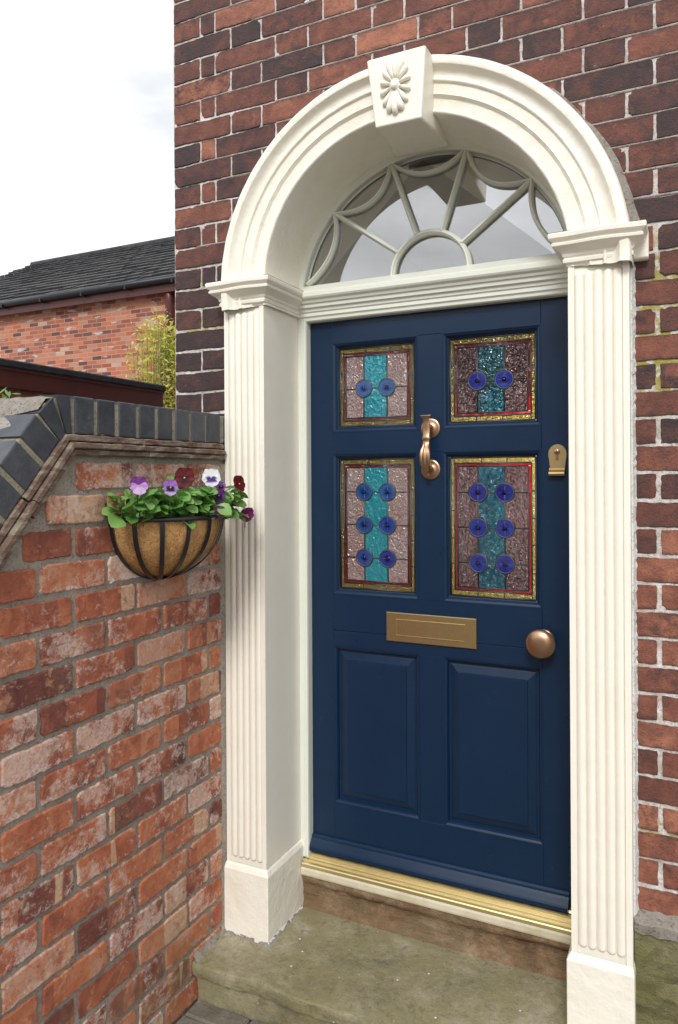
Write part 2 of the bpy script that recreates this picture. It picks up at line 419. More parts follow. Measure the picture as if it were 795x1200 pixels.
M['g_pink'] = hammered('hammered_pink_glass', (.85, .56, .52), (.95, .72, .68), 100, .9, dist=.010, refr=.30, gloss=.2)
M['g_pink_dim'] = hammered('hammered_pink_glass_dim', (.36, .20, .20), (.56, .36, .35), 90, 1., dist=.03, gloss=.40, refr=.45)  # pink glass darkened: the right panels' weaker reflection put into the colour
M['g_red'] = hammered('ruby_glass', (.45, .004, .012), (.75, .01, .02), 30, .3)
M['g_teal'] = hammered('turquoise_glass', (.03, .62, .78), (.08, .78, .92), 70, .5, refr=.30, gloss=.2)
M['g_teal_dim'] = hammered('turquoise_glass_dim', (.012, .16, .25), (.02, .28, .35), 70, .9, dist=.014)  # turquoise glass darkened likewise, dimmer reflection painted into the right panels
M['g_blue'] = hammered('cobalt_glass', (.03, .16, 1.), (.10, .38, 1.), 40, .3, dist=.003, refr=.32, gloss=.20, wh=.3, rough=.03, tinted=True)
M['g_bluedark'] = hammered('dark_cobalt_glass', (.015, .03, .70), (.03, .12, 1.), 40, .3, dist=.003, refr=.32, gloss=.20, wh=.3, rough=.03, tinted=True)
def pane(name, f0, tint=(1, 1, 1)):
    n = NT(name)
    t = n.n('ShaderNodeBsdfTransparent'); n.set(t.inputs[0], tint)
    g = n.n('ShaderNodeBsdfGlossy'); g.inputs['Roughness'].default_value = .0
    fr = n.n('ShaderNodeFresnel'); fr.inputs[0].default_value = 1.5
    f = n.math('ADD', n.math('MULTIPLY', fr.outputs[0], 1.2), f0, None, True)
    mx = n.n('ShaderNodeMixShader'); n.set(mx.inputs[0], f)
    n.t.links.new(t.outputs[0], mx.inputs[1]); n.t.links.new(g.outputs[0], mx.inputs[2]); n.t.links.new(mx.outputs[0], n.out.inputs[0])
    return n.m
M['pane_fan'] = pane('double_glazing', .52)
M['pane_door'] = pane('clear_outer_glazing', -.03)

# ------------------------------------------------------------------ bricks
def brick(mb, O, U, V, N, L, H, proud=.0, back=.014, bev=.0035, jit=.0012, tone=.5, c2=.5, c3=.5, chip=.15, mi=0, rg=rng, rcr=(.003, .008)):
    O = Vector(O); U = Vector(U); V = Vector(V); N = Vector(N)
    sp = .011
    nu = max(3, int(L/sp)); nv = max(3, int(H/sp))
    ph = [rg.uniform(0, 6.28) for _ in range(8)]; rc = rg.uniform(*rcr)
    pts = []
    def side(n, f):
        for i in range(n): pts.append(f(i / n))
    side(nu, lambda t: (t*L, 0)); side(nv, lambda t: (L, t*H)); side(nu, lambda t: (L - t*L, H)); side(nv, lambda t: (0, H - t*H))
    out = []
    chips = []
    if rg.random() < chip: chips.append((rg.choice((0, L)), rg.choice((0, H)), rg.uniform(.008, .022)))
    if rg.random() < chip: chips.append((rg.uniform(0, L), rg.choice((0, H)), rg.uniform(.005, .010)))
    for i, (x, y) in enumerate(pts):
        cx, cy = x - L/2, y - H/2
        # rounded corner
        ex = min(x, L-x); ey = min(y, H-y)
        d = 0
        if ex < rc and ey < rc: d = (rc - math.hypot(rc-ex, rc-ey))
        s = i*sp
        w = jit*(math.sin(s*60+ph[0]) + math.sin(s*131+ph[1]) + .8*rg.uniform(-1, 1))
        nx = -1 if x < 1e-9 else (1 if x > L-1e-9 else 0); ny = -1 if y < 1e-9 else (1 if y > H-1e-9 else 0)
        inn = abs(w) + (rc*.45 if (ex < .002 and ey < .002) else 0)
        for (qx, qy, qr) in chips:
            dd = math.hypot(x-qx, y-qy)
            if dd < qr: inn += (qr-dd)*.55
        sk = .0015*math.sin(x*20+ph[2])
        out.append((x - nx*inn, y - ny*inn + sk))
    n = len(out); seed = rg.uniform(0, 500)
    def ring(ins, d):
        r = []
        for (x, y) in out:
            cx, cy = x - L/2, y - H/2
            fx = max(0, 1 - ins/(L/2)); fy = max(0, 1 - ins/(H/2))
            r.append((L/2 + cx*fx, H/2 + cy*fy, d))
        return r
    tx, ty = rg.uniform(-.010, .010), rg.uniform(-.02, .02)
    rs = [ring(0, -back), ring(0, proud - bev), ring(bev*.35, proud - bev*.35), ring(bev, proud)]
    vs = []; uvs = []
    for k, r in enumerate(rs):
        for (x, y, d) in r:
            if k: d += tx*(x-L/2)*.8 + ty*(y-H/2)*.8
            vs.append(O + U*x + V*y + N*d); uvs.append((x, y, seed))
    fs = []
    for k in range(3):
        for j in range(n):
            m = (j+1) % n; fs.append((k*n+j, k*n+m, (k+1)*n+m, (k+1)*n+j))
    fs.append(tuple(3*n+j for j in range(n)))
    mb.add(vs, fs, mi, False, buv=uvs, bc=(tone, c2, c3, 1.))

# ------------------------------------------------------------------ dimensions
W = .982; PW = .158           # opening width, pilaster width
ZS = 2.0127; XC = .4975       # arch springing
RI, RE = .4904, .650
YB = .06                      # brick face
YD = .27                      # door face
def arch(r, th, y):
    k = -.056 + (.056 - .040) * min(1, max(0, (r - RI)/(RE - RI)))
    return (XC + r*math.cos(th) + k*r*math.sin(th), y, ZS + r*math.sin(th))
ZG = -.28
XG = -.165

# ================================================================== HOUSE
house = thing('brick_house', 'dark red brick house front with a deep arched doorway', 'house', (.5, .06, ZG))
bw = MB(); zb = .3594; x0 = -.4172; CH = .075
A_up = [0, .12, .184, .433, .558, .79, .90, 1.10, 1.205, 1.435, 1.549, 1.79, 1.905, 2.14, 2.25, 2.5]
B_up = [0, .251, .376, .615, .733, .945, 1.055, 1.262, 1.378, 1.62, 1.735, 1.97, 2.08, 2.32, 2.43, 2.6]
A_loL = [0, .12, .37]; B_loL = [0, .25, .37]
A_loR = [1.50, 1.624, 1.865, 1.98, 2.21, 2.33, 2.5]; B_loR = [1.50, 1.742, 1.86, 2.1, 2.215, 2.45]
rb = random.Random(5)
def inside_arch(x, z): return z > 1.9 and math.hypot(x - .49, z - ZS) < .59
for n_ in range(-2, 45):
    z = zb + n_*CH; odd = n_ % 2 == 1
    if n_ >= 22:
        rows = [A_up if odd else B_up]
        if n_ == 22: rows = [B_up]
    else:
        rows = [A_loL if odd else B_loL, A_loR if odd else B_loR]
    for row in rows:
        for a, b in zip(row[:-1], row[1:]):
            xa, xb = x0 + a, x0 + b
            cx, cz = (xa+xb)/2, z + CH/2
            if z < 2.03 and xa > -.10 and xb < 1.08: continue
            nxp, nzp = min(max(.49, xa), xb), min(max(ZS, z), z+CH)
            if z + CH > 2.03 and math.hypot(nxp-.49, nzp-ZS) < .56:
                h_ = math.sqrt(max(0, .56**2 - (nzp-ZS)**2))
                if cx < .49: xb = min(xb, .49-h_)
                else: xa = max(xa, .49+h_)
                if xb - xa < .03: continue
            left = cx < .2
            j = .0040 if n_ > 24 else .0072
            jv = .0060 if n_ > 24 else (.0105 if not left else .0065)
            t = rb.gauss(.46, .17)
            if cz > 2.5: t += .06*min(1, (cz-2.5)/.3) 
            if n_ < 24 and left: t = rb.gauss(.20, .07)
            if n_ < 22 and not left: t = rb.gauss(.56, .14) + (.18 if z < 1.2 else -.06)
            if rb.random() < .08: t += .25
            t = max(.05, min(.92, t))
            brick(bw, (xa + jv/2, YB, z + j/2), (1,0,0), (0,0,1), (0,-1,0), xb-xa-jv, CH-j, proud=rb.uniform(-.001, .0015),
                  tone=t, c2=rb.random() + (.3 if left and n_ < 24 else 0), c3=rb.random(), chip=.35, jit=.0011, bev=.0016, rcr=(.0005, .003))
# mortar backing sheets (wrap round the opening)
def mortar_sheet(mb, y, mi):
    XL, XR, ZT, ZBm = x0+.001, x0+2.6, zb+45*CH, ZG
    mb.add([(XL, y, ZBm), (-.06, y, ZBm), (-.06, y, 2.03), (XL, y, 2.03)], [(0,1,2,3)], mi)
    mb.add([(1.06, y, ZBm), (XR, y, ZBm), (XR, y, 2.03), (1.06, y, 2.03)], [(0,1,2,3)], mi)
    N_ = 40; inner = []; outer = []
    for i in range(N_+1):
        th = math.pi*i/N_; c, s = math.cos(th), math.sin(th)
        inner.append((.5+.56*c, y, 2.03+.56*s))
        # ray to the rectangle
        ts = []
        if c > 1e-6: ts.append((XR-.5)/c)
        if c < -1e-6: ts.append((XL-.5)/c)
        if s > 1e-6: ts.append((ZT-2.03)/s)
        t = min(ts); outer.append((.5+t*c, y, 2.03+t*s))
    vs = inner + outer; fs = [(i, i+1, N_+2+i, N_+1+i) for i in range(N_)]
    for cx, cz in ((XR, ZT), (XL, ZT)):
        for i in range(N_):
            a, b = outer[i], outer[i+1]
            if abs(a[0]-b[0]) > 1e-6 and abs(a[2]-b[2]) > 1e-6 and abs(cx-.5)/(cx-.5)*(a[0]-.5) > 0:
                vs.append((cx, y, cz)); fs.append((N_+1+i, N_+2+i, len(vs)-1))
    mb.add(vs, fs, mi)
mortar_sheet(bw, YB+.0035, 1)
# side, back and core of the wall
bw.add([(x0, YB+.0035, ZG), (x0, 6, ZG), (x0, 6, zb+45*CH), (x0, YB+.0035, zb+45*CH)], [(0,1,2,3)], 1)
bw.add([(x0+2.6, YB+.0035, ZG), (x0+2.6, 6, ZG), (x0+2.6, 6, zb+45*CH), (x0+2.6, YB+.0035, zb+45*CH)], [(0,1,2,3)], 1)
for n_ in range(-8, 45):      # brick ends round the corner
    z = zb + n_*CH; y = YB + (.0 if n_ % 2 else .0)
    ys = [.0, .25, .37] if n_ % 2 else [.0, .12, .37]
    yy = YB + .012
    for k in range(14):
        L = .25 if (k + n_) % 2 else .12
        brick(bw, (x0+.002, yy, z+.003), (0,1,0), (0,0,1), (-1,0,0), L-.008, CH-.007, proud=.003, tone=rb.gauss(.4,.12), c2=rb.random(), c3=rb.random())
        yy += L
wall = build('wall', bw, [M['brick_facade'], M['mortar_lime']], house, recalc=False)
# pinkish re-pointing over the arch: a slim raised mortar skin between the upper bricks
mp = MB()
for n_ in range(24, 45):
    z = zb + n_*CH
    xs = x0 + .35 + .25*math.sin(n_*1.7)
    mp.box(xs if n_ < 36 else xs + .35, x0+2.6, YB+.0005, YB+.006, z-.0035, z+.0035)
# cut out the arch zone
mp2 = MB()
for n_ in range(24, 45):
    z = zb + n_*CH
    xs = x0 + .30 + .2*math.sin(n_*1.7) if n_ < 38 else x0 + .9 + .2*math.sin(n_*1.3)
    segs = [(xs, x0+2.6)]
    if z < ZS + .6:
        h = math.sqrt(max(0, .60**2 - (z-ZS)**2)); segs = [(xs, .49-h), (.49+h, x0+2.6)]
    for a, b in segs:
        if b - a < .02: continue
        k = max(2, int((b-a)/.03)); top = []; bot = []
        for i in range(k+1):
            x = a + (b-a)*i/k; w = .0021 + rb.uniform(-.0008, .0010)
            top.append((x, z+w)); bot.append((x, z-w))
        mp2.loft([[(x, YB+.0005, zz) for x, zz in bot], [(x, YB-.0006, (zz+zt)/2) for (x, zz), (_, zt) in zip(bot, top)], [(x, YB+.0005, zz) for x, zz in top]])
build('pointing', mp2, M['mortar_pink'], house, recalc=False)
# grey mortar fillet round the arch and filler strips by the right pilaster
mf = MB(); rr = []
for i in range(81):
    th = math.pi*i/80; w = .016 + .007*math.sin(i*.7) * rb.random() + (.006 if i < 40 else -.012)
    rr.append((th, max(.004, w)))
mf.loft([[arch(.640, th, YB-.012) for th, w in rr], [arch(RE+.004, th, YB-.010) for th, w in rr], [arch(RE+w, th, YB-.0015) for th, w in rr], [arch(RE+w+.002, th, YB+.004) for th, w in rr]])
build('mortar_fillet', mf, M['render_grey'], house, recalc=False)
mc = MB(); 
zz = [.20 + i*(1.78)/140 for i in range(141)]
mc.loft([[(1.136, YB-.022, z) for z in zz], [(1.1435 + rb.uniform(0, .0015), YB-.02, z) for z in zz], [(1.150 + rb.uniform(-.0025, .003), YB-.002, z) for z in zz], [(1.153, YB+.004, z) for z in zz]])
build('filler_strip', mc, M['white_caulk'], house, recalc=False)
# stone plinth block to the right
ms = MB()
def rough_box(mb, xa, xb, ya, yb, za, zt, amp=.004, nx=14, nz=14, seed=1, slope=.0):
    r = random.Random(seed); g = [[(xa+(xb-xa)*i/nx, ya + r.uniform(-amp, amp) + slope*j/nz, za+(zt-za)*j/nz + (r.uniform(-amp, amp) if 0 < i < nx else 0)) for i in range(nx+1)] for j in range(nz+1)]
    g.append([(p[0], yb, zt + .0) for p in g[-1]])
    mb.loft(g)
rough_box(ms, 1.142, 2.2, .030, .09, ZG, .178, .006, 40, 14, 3)
pl = build('stone_plinth', ms, M['plinthstone'], house, recalc=False)
ms = MB(); xs_ = [1.142 + i*.02 for i in range(54)]
ms.loft([[(x, .024 + rb.uniform(-.003, .003), .172 + rb.uniform(-.005, .004)) for x in xs_], [(x, .020 + rb.uniform(-.003, .003), .200 + rb.uniform(-.004, .004)) for x in xs_], [(x, YB + .002, .222 + rb.uniform(-.004, .004)) for x in xs_]])
build('plinth_flaunching', ms, M['render_grey'], house, recalc=False)
# hallway behind the door, with an added far opening to brighten the glass
hh = MB()
hh.add([(-.3,.36,.03),(1.4,.36,.03),(1.4,4,.03),(-.3,4,.03)], [(0,1,2,3)], 1)
hh.add([(-.3,.36,2.75),(1.4,.36,2.75),(1.4,3.4,2.75),(-.3,3.4,2.75)], [(0,1,2,3)])
hh.add([(-.3,.36,.03),(-.3,4,.03),(-.3,4,2.75),(-.3,.36,2.75)], [(0,1,2,3)])
hh.add([(1.4,.36,.03),(1.4,4,.03),(1.4,4,2.75),(1.4,.36,2.75)], [(0,1,2,3)])
hh.add([(-.3,4,.03),(1.4,4,.03),(1.4,4,.4),(-.3,4,.4)], [(0,1,2,3)])
hh.add([(-.3,3.4,2.75),(1.4,3.4,2.75),(1.4,4,2.75),(-.3,4,2.75)], [(0,1,2,3)])
hh.add([(-.3,4,2.0),(1.4,4,2.0),(1.4,4,2.75),(-.3,4,2.75)], [(0,1,2,3)])
build('hallway', hh, [M['plaster'], M['carpet']], house, recalc=False)

# ================================================================== DOOR SURROUND
sur = thing('door_surround', 'cream painted classical surround of fluted pilasters, capitals and arch', 'door surround', (W/2, 0, -.15))
def mir(p, right): return (W - p[0], p[1], p[2]) if right else p
def pil(right):
    mb = MB(); z0, z1 = .078, 1.992
    def P(vs): return [mir(p, right) for p in vs]
    prof = [(-PW, .075), (-PW, .0), (-PW+.016, .0), (-PW+.018, .006), (-.018, .006), (-.016, .0), (0, .0), (0, .236)]
    nz = 30
    rings = [P([(x, y, z0 + (z1-z0)*i/nz) for x, y in prof]) for i in range(nz+1)]
    mb.loft(rings)
    # reeds with rounded ends
    pit = (PW-.034)/5
    for k in range(5):
        cx = -PW + .017 + pit*(k+.5); rad = pit*.485; h = .0095
        rg_ = []
        zb_ = z0+.028; zt_ = z1-.028
        zl = [(zb_ + rad - rad*math.cos(a), math.sin(a)) for a in [R(d) for d in (0, 20, 40, 60, 80, 90)]]
        zh = [(zt_ - rad + rad*math.sin(a), math.cos(a)) for a in [R(d) for d in (0, 15, 35, 55, 75, 90)]]
        for z, s in zl + [(zb_ + rad + (zt_-zb_-2*rad)*i/10, 1) for i in range(1, 10)] + zh:
            s = max(s, .02)
            rg_.append(P([(cx - rad*s*math.cos(R(a)), .0065 - h*s*math.sin(R(a)), z) for a in range(0, 181, 18)]))
        mb.loft(rg_, smooth=True)
    o = build('pilaster', mb, M['cream'], sur, recalc=False)
    # plinth block
    pb = MB(); e = .012
    zs_ = [(-.16, e), (.070, e), (.084, e-.006), (.090, 0.001)]
    rings = []
    for z, d in zs_:
        rings.append(P([(-PW-d*.4, .08, z), (-PW-d*.4, -d, z), (-PW*.5, -d, z), (d, -d, z), (d, .12, z), (d, .236, z)]))
    pb.loft(rings)
    b = build('plinth', pb, M['cream_lumpy'], o, recalc=False); bevel(b, .003)
    # capital
    cb = MB()
    prof = [(1.978, .001), (1.984, .004), (1.988, .011), (1.996, .012), (2.001, .008), (2.005, .012), (2.012, .014), (2.018, .020), (2.026, .032), (2.030, .037), (2.036, .038), (2.040, .034), (2.044, .040), (2.050, .045), (2.060, .046), (2.064, .043), (2.066, .0)]
    rings = []
    for z, d in prof:
        ring = [(-PW-d, .062, z), (-PW-d, -d, z)]
        xa, xb = -PW-d, d
        for i in range(1, 28):
            t = i/28; x = xa+(xb-xa)*t; t = 1-t if right else t
            s = 1/(1+math.exp(-(t-.27)*11)) * (1/(1+math.exp((t-.84)*18)))
            bow = (.0035 + .0065*max(0, math.sin(math.pi*(t-.2)/.72))) * s
            ring.append((x, -d - bow*min(1, d/.030), z))
        ring += [(d, -d, z), (d, .08, z), (d, .237, z)]
        rings.append(P(ring))
    cb.loft(rings, cap1=False)
    # flat top
    top = P([(-PW-.044, .062, 2.0655), (-PW-.044, -.044, 2.0655), (.044, -.044, 2.0655), (.044, .237, 2.0655), (-.01, .237, 2.0655), (-.01, .062, 2.0655)])
    cb.add(top, [(0, 1, 2, 3, 4, 5)])
    c = build('capital', cb, M['cream'], o, recalc=False)
    if right:
        eb = MB(); eb.box(W+PW+.004, W+PW+.046, .030, .066, 1.986, 2.064, b=.004)
        build('return_block', eb, M['cream_lumpy'], o, recalc=True)
    return o
pil(False); pil(True)
# archivolt
ab = MB()
prof = [(0.0, .235), (.0, .06), (.0, .004), (.0012, -.001), (.004, -.004), (.008, -.0045), (.0115, -.002), (.0125, .0015), (.045, .0005), (.047, -.002), (.050, -.0065), (.053, -.010), (.0545, -.0105), (.056, -.0085), (.0575, -.0085), (.085, -.0095),
        (.087, -.012), (.0885, -.0165), (.092, -.018), (.096, -.0165), (.097, -.013), (.102, -.012), (.110, -.0125), (.118, -.0155), (.124, -.022), (.129, -.031), (.131, -.0335), (.134, -.0345), (.150, -.0345), (.155, -.032), (.1585, -.026), (.1596, -.015), (.1596, .066)]
NA = 128; rings = []
for i in range(NA+1):
    th = -R(4) + R(188)*i/NA
    rings.append([arch(RI + a, th, y + .0006*math.sin(i*1.3+a*90)) for a, y in prof])
ab.loft(rings)
arc = build('archivolt', ab, M['cream_lumpy'], sur, recalc=False); bevel(arc, .0008, 1, 35)
for p in arc.data.polygons: p.use_smooth = True
arc.data.set_sharp_from_angle(angle=R(28)) if hasattr(arc.data, 'set_sharp_from_angle') else None
# keystone
kb = MB()
F_ = [(.422, -.098, 2.640), (.607, -.098, 2.640), (.592, -.098, 2.432), (.450, -.098, 2.432)]
Bk = [(.420, .21, 2.655), (.600, .21, 2.655), (.575, .21, 2.478), (.395, .21, 2.478)]
Bk2 = [(.420, .066, 2.645), (.607, .066, 2.645), (.594, .05, 2.45), (.435, .05, 2.45)]
kb.loft([F_, Bk2, Bk], True, True, False)
ks = build('keystone', kb, M['cream'], sur, recalc=True); bevel(ks, .006, 3)
rbm = MB(); cx, cz, yk = .5150, 2.541, -.098
for k in range(14):
    a = 2*math.pi*(k+.5)/14
    Lx, Lz = .048, .083
    ln = math.hypot(math.cos(a)*Lx, math.sin(a)*Lz)
    dx, dz = math.cos(a)*Lx/ln, math.sin(a)*Lz/ln
    pts = []; rad = []
    for t, r in ((.22, .003), (.4, .0052), (.6, .0075), (.8, .0092), (.92, .008), (1., .003)):
        pts.append((cx+dx*ln*t, yk - .0035 - .004*math.sin(t*3.1), cz+dz*ln*t)); rad.append(r*(1.2 if abs(math.sin(a)) > .8 else .9))
    rbm.tube(pts, rad, 8)
    for t in (.5, .75):
        pass
    rbm.tube([(cx+dx*ln*t, yk-.0085-.004*math.sin(t*3.1), cz+dz*ln*t) for t in (.3, .6, .85)], [.001, .0016, .001], 5)
rbm.lathe((cx, yk, cz), [(.021, 0), (.021, .007), (.018, .011), (.0145, .011), (.0135, .016), (.008, .020), (.0, .021)], seg=20, sx=.8)
build('rosette', rbm, M['cream'], ks, recalc=True)

# ================================================================== DOOR FRAME
fr = thing('door_frame', 'pale sage painted frame and moulded transom around the blue door', 'door frame', (W/2, .25, .03))
def jamb(right):
    mb = MB(); prof = [(-.004, .238), (.002, .236), (.018, .236), (.020, .239), (.023, .239), (.026, .236), (.031, .237), (.033, .243), (.033, .30)]
    mb.loft([[mir((x, y, z), right) for x, y in prof] for z in [.03 + i*.2 for i in range(10)] + [1.975]])
    return build('jamb', mb, M['sage'], fr, recalc=False)
jamb(False); jamb(True)
tb = MB()
prof = [(.305, 1.962), (.243, 1.962), (.238, 1.966), (.237, 1.974), (.234, 1.978), (.231, 1.980), (.231, 1.992), (.226, 1.995), (.224, 2.004), (.216, 2.008), (.214, 2.020), (.208, 2.022), (.204, 2.030), (.196, 2.036), (.192, 2.042), (.192, 2.056), (.196, 2.061), (.205, 2.066), (.243, 2.092), (.262, 2.098), (.305, 2.098)]
tb.loft([[(x, y, z) for y, z in prof] for x in (-.012, .2, .5, .8, W+.012)])
build('transom', tb, M['sage'], fr, recalc=False)

# ================================================================== FANLIGHT
fan = thing('fanlight', 'semicircular fanlight above the door with radiating and scalloped glazing bars', 'window', (W/2, .26, 2.09))
GX, GR = .4895, .474
def fp(r, th, y): return (GX + r*math.cos(th), y, ZS + r*math.sin(th))
fb = MB(); rings = []
for i in range(97):
    th = -R(2) + R(184)*i/96
    a_ = arch(RI+.004, th, .233)
    rings.append([a_, (a_[0]*.8+fp(GR, th, 0)[0]*.2, .232, a_[2]*.8+fp(GR, th, 0)[2]*.2), fp(GR+.004, th, .236), fp(GR+.001, th, .240), fp(GR, th, .243), fp(GR-.001, th, .262), fp(GR-.007, th, .266), fp(GR-.008, th, .29)])
fb.loft(rings, smooth=False)
frm = build('frame', fb, M['sage'], fan, recalc=False)
# thin dark glazing gasket
gb = MB(); gb.loft([[fp(GR-.004, th, .2655), fp(GR-.0085, th, .2655)] for th in [R(-1)+R(182)*i/96 for i in range(97)]])
build('gasket', gb, M['lead'], frm, recalc=False)
gp = MB(); N_ = 64
gp.add([fp(GR-.006, R(8)+R(164)*i/N_, .268) for i in range(N_+1)] + [(GX+GR-.03, .268, 2.07), (GX-GR+.03, .268, 2.07)][::1], [tuple(range(N_+3))])
build('pane', gp, M['pane_fan'], fan, recalc=False)
def bar(mb, pts, w=.009, y0=.238, y1=.266):
    n = len(pts); rings = []
    for i, (x, z) in enumerate(pts):
        a = pts[max(0, i-1)]; b = pts[min(n-1, i+1)]
        dx, dz = b[0]-a[0], b[1]-a[1]; l = math.hypot(dx, dz); nx, nz = -dz/l, dx/l
        rings.append([(x+nx*o, y, z+nz*o) for o, y in ((-w, y1), (-w, y0+.012), (-w*.75, y0+.008), (-w*.35, y0+.003), (-w*.3, y0), (w*.3, y0), (w*.35, y0+.003), (w*.75, y0+.008), (w, y0+.012), (w, y1))])
    mb.loft(rings, False, True, True)
C0 = (.4985, 2.088); r0 = .134
nodes = [(.938, 2.100), (.838, 2.337), (.628, 2.478), (.361, 2.478), (.143, 2.341), (.034, 2.100)]
for nd in nodes[1:5]:
    dx, dz = nd[0]-C0[0], nd[1]-C0[1]; l = math.hypot(dx, dz)
    mb = MB(); bar(mb, [(C0[0]+dx/l*r0, C0[1]+dz/l*r0), nd], .0085)
    build('radial_bar', mb, M['sage'], fan, recalc=True)
mb = MB(); bar(mb, [(C0[0]+r0*math.cos(t), C0[1]+r0*math.sin(t)) for t in [math.pi*i/32 for i in range(33)]], .0095); build('half_round_bar', mb, M['sage'], fan, recalc=True)
for (a, b), sag in zip(zip(nodes[:-1], nodes[1:]), (.040, .060, .056, .062, .046)):
    mx_, mz_ = (a[0]+b[0])/2, (a[1]+b[1])/2; dx, dz = C0[0]-mx_, C0[1]-mz_; l = math.hypot(dx, dz)
    px_, pz_ = mx_+dx/l*sag, mz_+dz/l*sag
    pts = []
    for i in range(17):
        t = i/16; k = 4*t*(1-t)
        pts.append((a[0]+(b[0]-a[0])*t + dx/l*sag*k, a[1]+(b[1]-a[1])*t + dz/l*sag*k))
    mb = MB(); bar(mb, pts, .0078, .2385); build('scallop_bar', mb, M['sage'], fan, recalc=True)

# ================================================================== FRONT DOOR
door = thing('front_door', 'navy blue panelled front door with four stained glass lights and brass fittings', 'door', (W/2, .29, .055))
TH = .044
db = MB()
XL_, XR_ = .0335, W-.0335
ax0, ax1, ax2, ax3 = .122, .446, .533, .858
def rail(xa, xb, za, zt, y=YD): db.box(xa, xb, y, YD+TH, za, zt, b=.0012)
rail(XL_, ax0, .058, 1.962); rail(ax3, XR_, .058, 1.962)          # stiles
rail(ax0, ax3, 1.883, 1.962); rail(ax0, ax3, 1.486, 1.562)       # top and frieze rails
rail(ax0, ax3, .8525, .982); rail(ax0, ax3, .796, .8515)          # lock rail in two boards
rail(ax0, ax3, .058, .232)
rail(ax1, ax2, 1.562, 1.883); rail(ax1, ax2, .982, 1.486); rail(ax1, ax2, .232, .796)
leafo = build('leaf', db, M['navy'], door, recalc=True)
def nest(mb, x0_, x1_, z0_, z1_, prof, cap=True):
    rings = []
    for ins, d in prof:
        rings.append([(x0_+ins, YD+d, z0_+ins), (x1_-ins, YD+d, z0_+ins), (x1_-ins, YD+d, z1_-ins), (x0_+ins, YD+d, z1_-ins)])
    mb.loft(rings, True, False, cap)
for xa, xb in ((ax0, ax1), (ax2, ax3)):
    mb = MB(); nest(mb, xa, xb, .232, .796, [(-.001, -.0015), (.003, -.0015), (.005, .0005), (.009, .003), (.013, .010), (.014, .015), (.0215, .015), (.024, .0135), (.046, .007), (.0485, .0065), (.0492, .003), (.0525, .0026), (.054, .0026)])
    build('raised_panel', mb, M['navy'], door, recalc=False)
apert = [(ax0, ax1, 1.562, 1.883), (ax2, ax3, 1.562, 1.883), (ax0, ax1, .982, 1.486), (ax2, ax3, .982, 1.486)]
for xa, xb, za, zt in apert:
    mb = MB(); nest(mb, xa, xb, za, zt, [(-.001, -.001), (.0025, -.001), (.0045, .001), (.010, .004), (.016, .012), (.0185, .0135), (.0185, .030)], False)
    build('glazing_bead', mb, M['navy'], door, recalc=False)
# weatherboard
mb = MB(); prof = [(YD+.002, .108), (YD-.006, .1065), (YD-.012, .101), (YD-.0135, .094), (YD-.018, .088), (YD-.030, .074), (YD-.033, .068), (YD-.033, .056), (YD-.028, .053), (YD+.01, .053)]
mb.loft([[(x, y, z) for y, z in prof] for x in (XL_+.002, .3, .6, XR_-.012)], False, True, True)
build('weatherboard', mb, M['navy'], door, recalc=True)

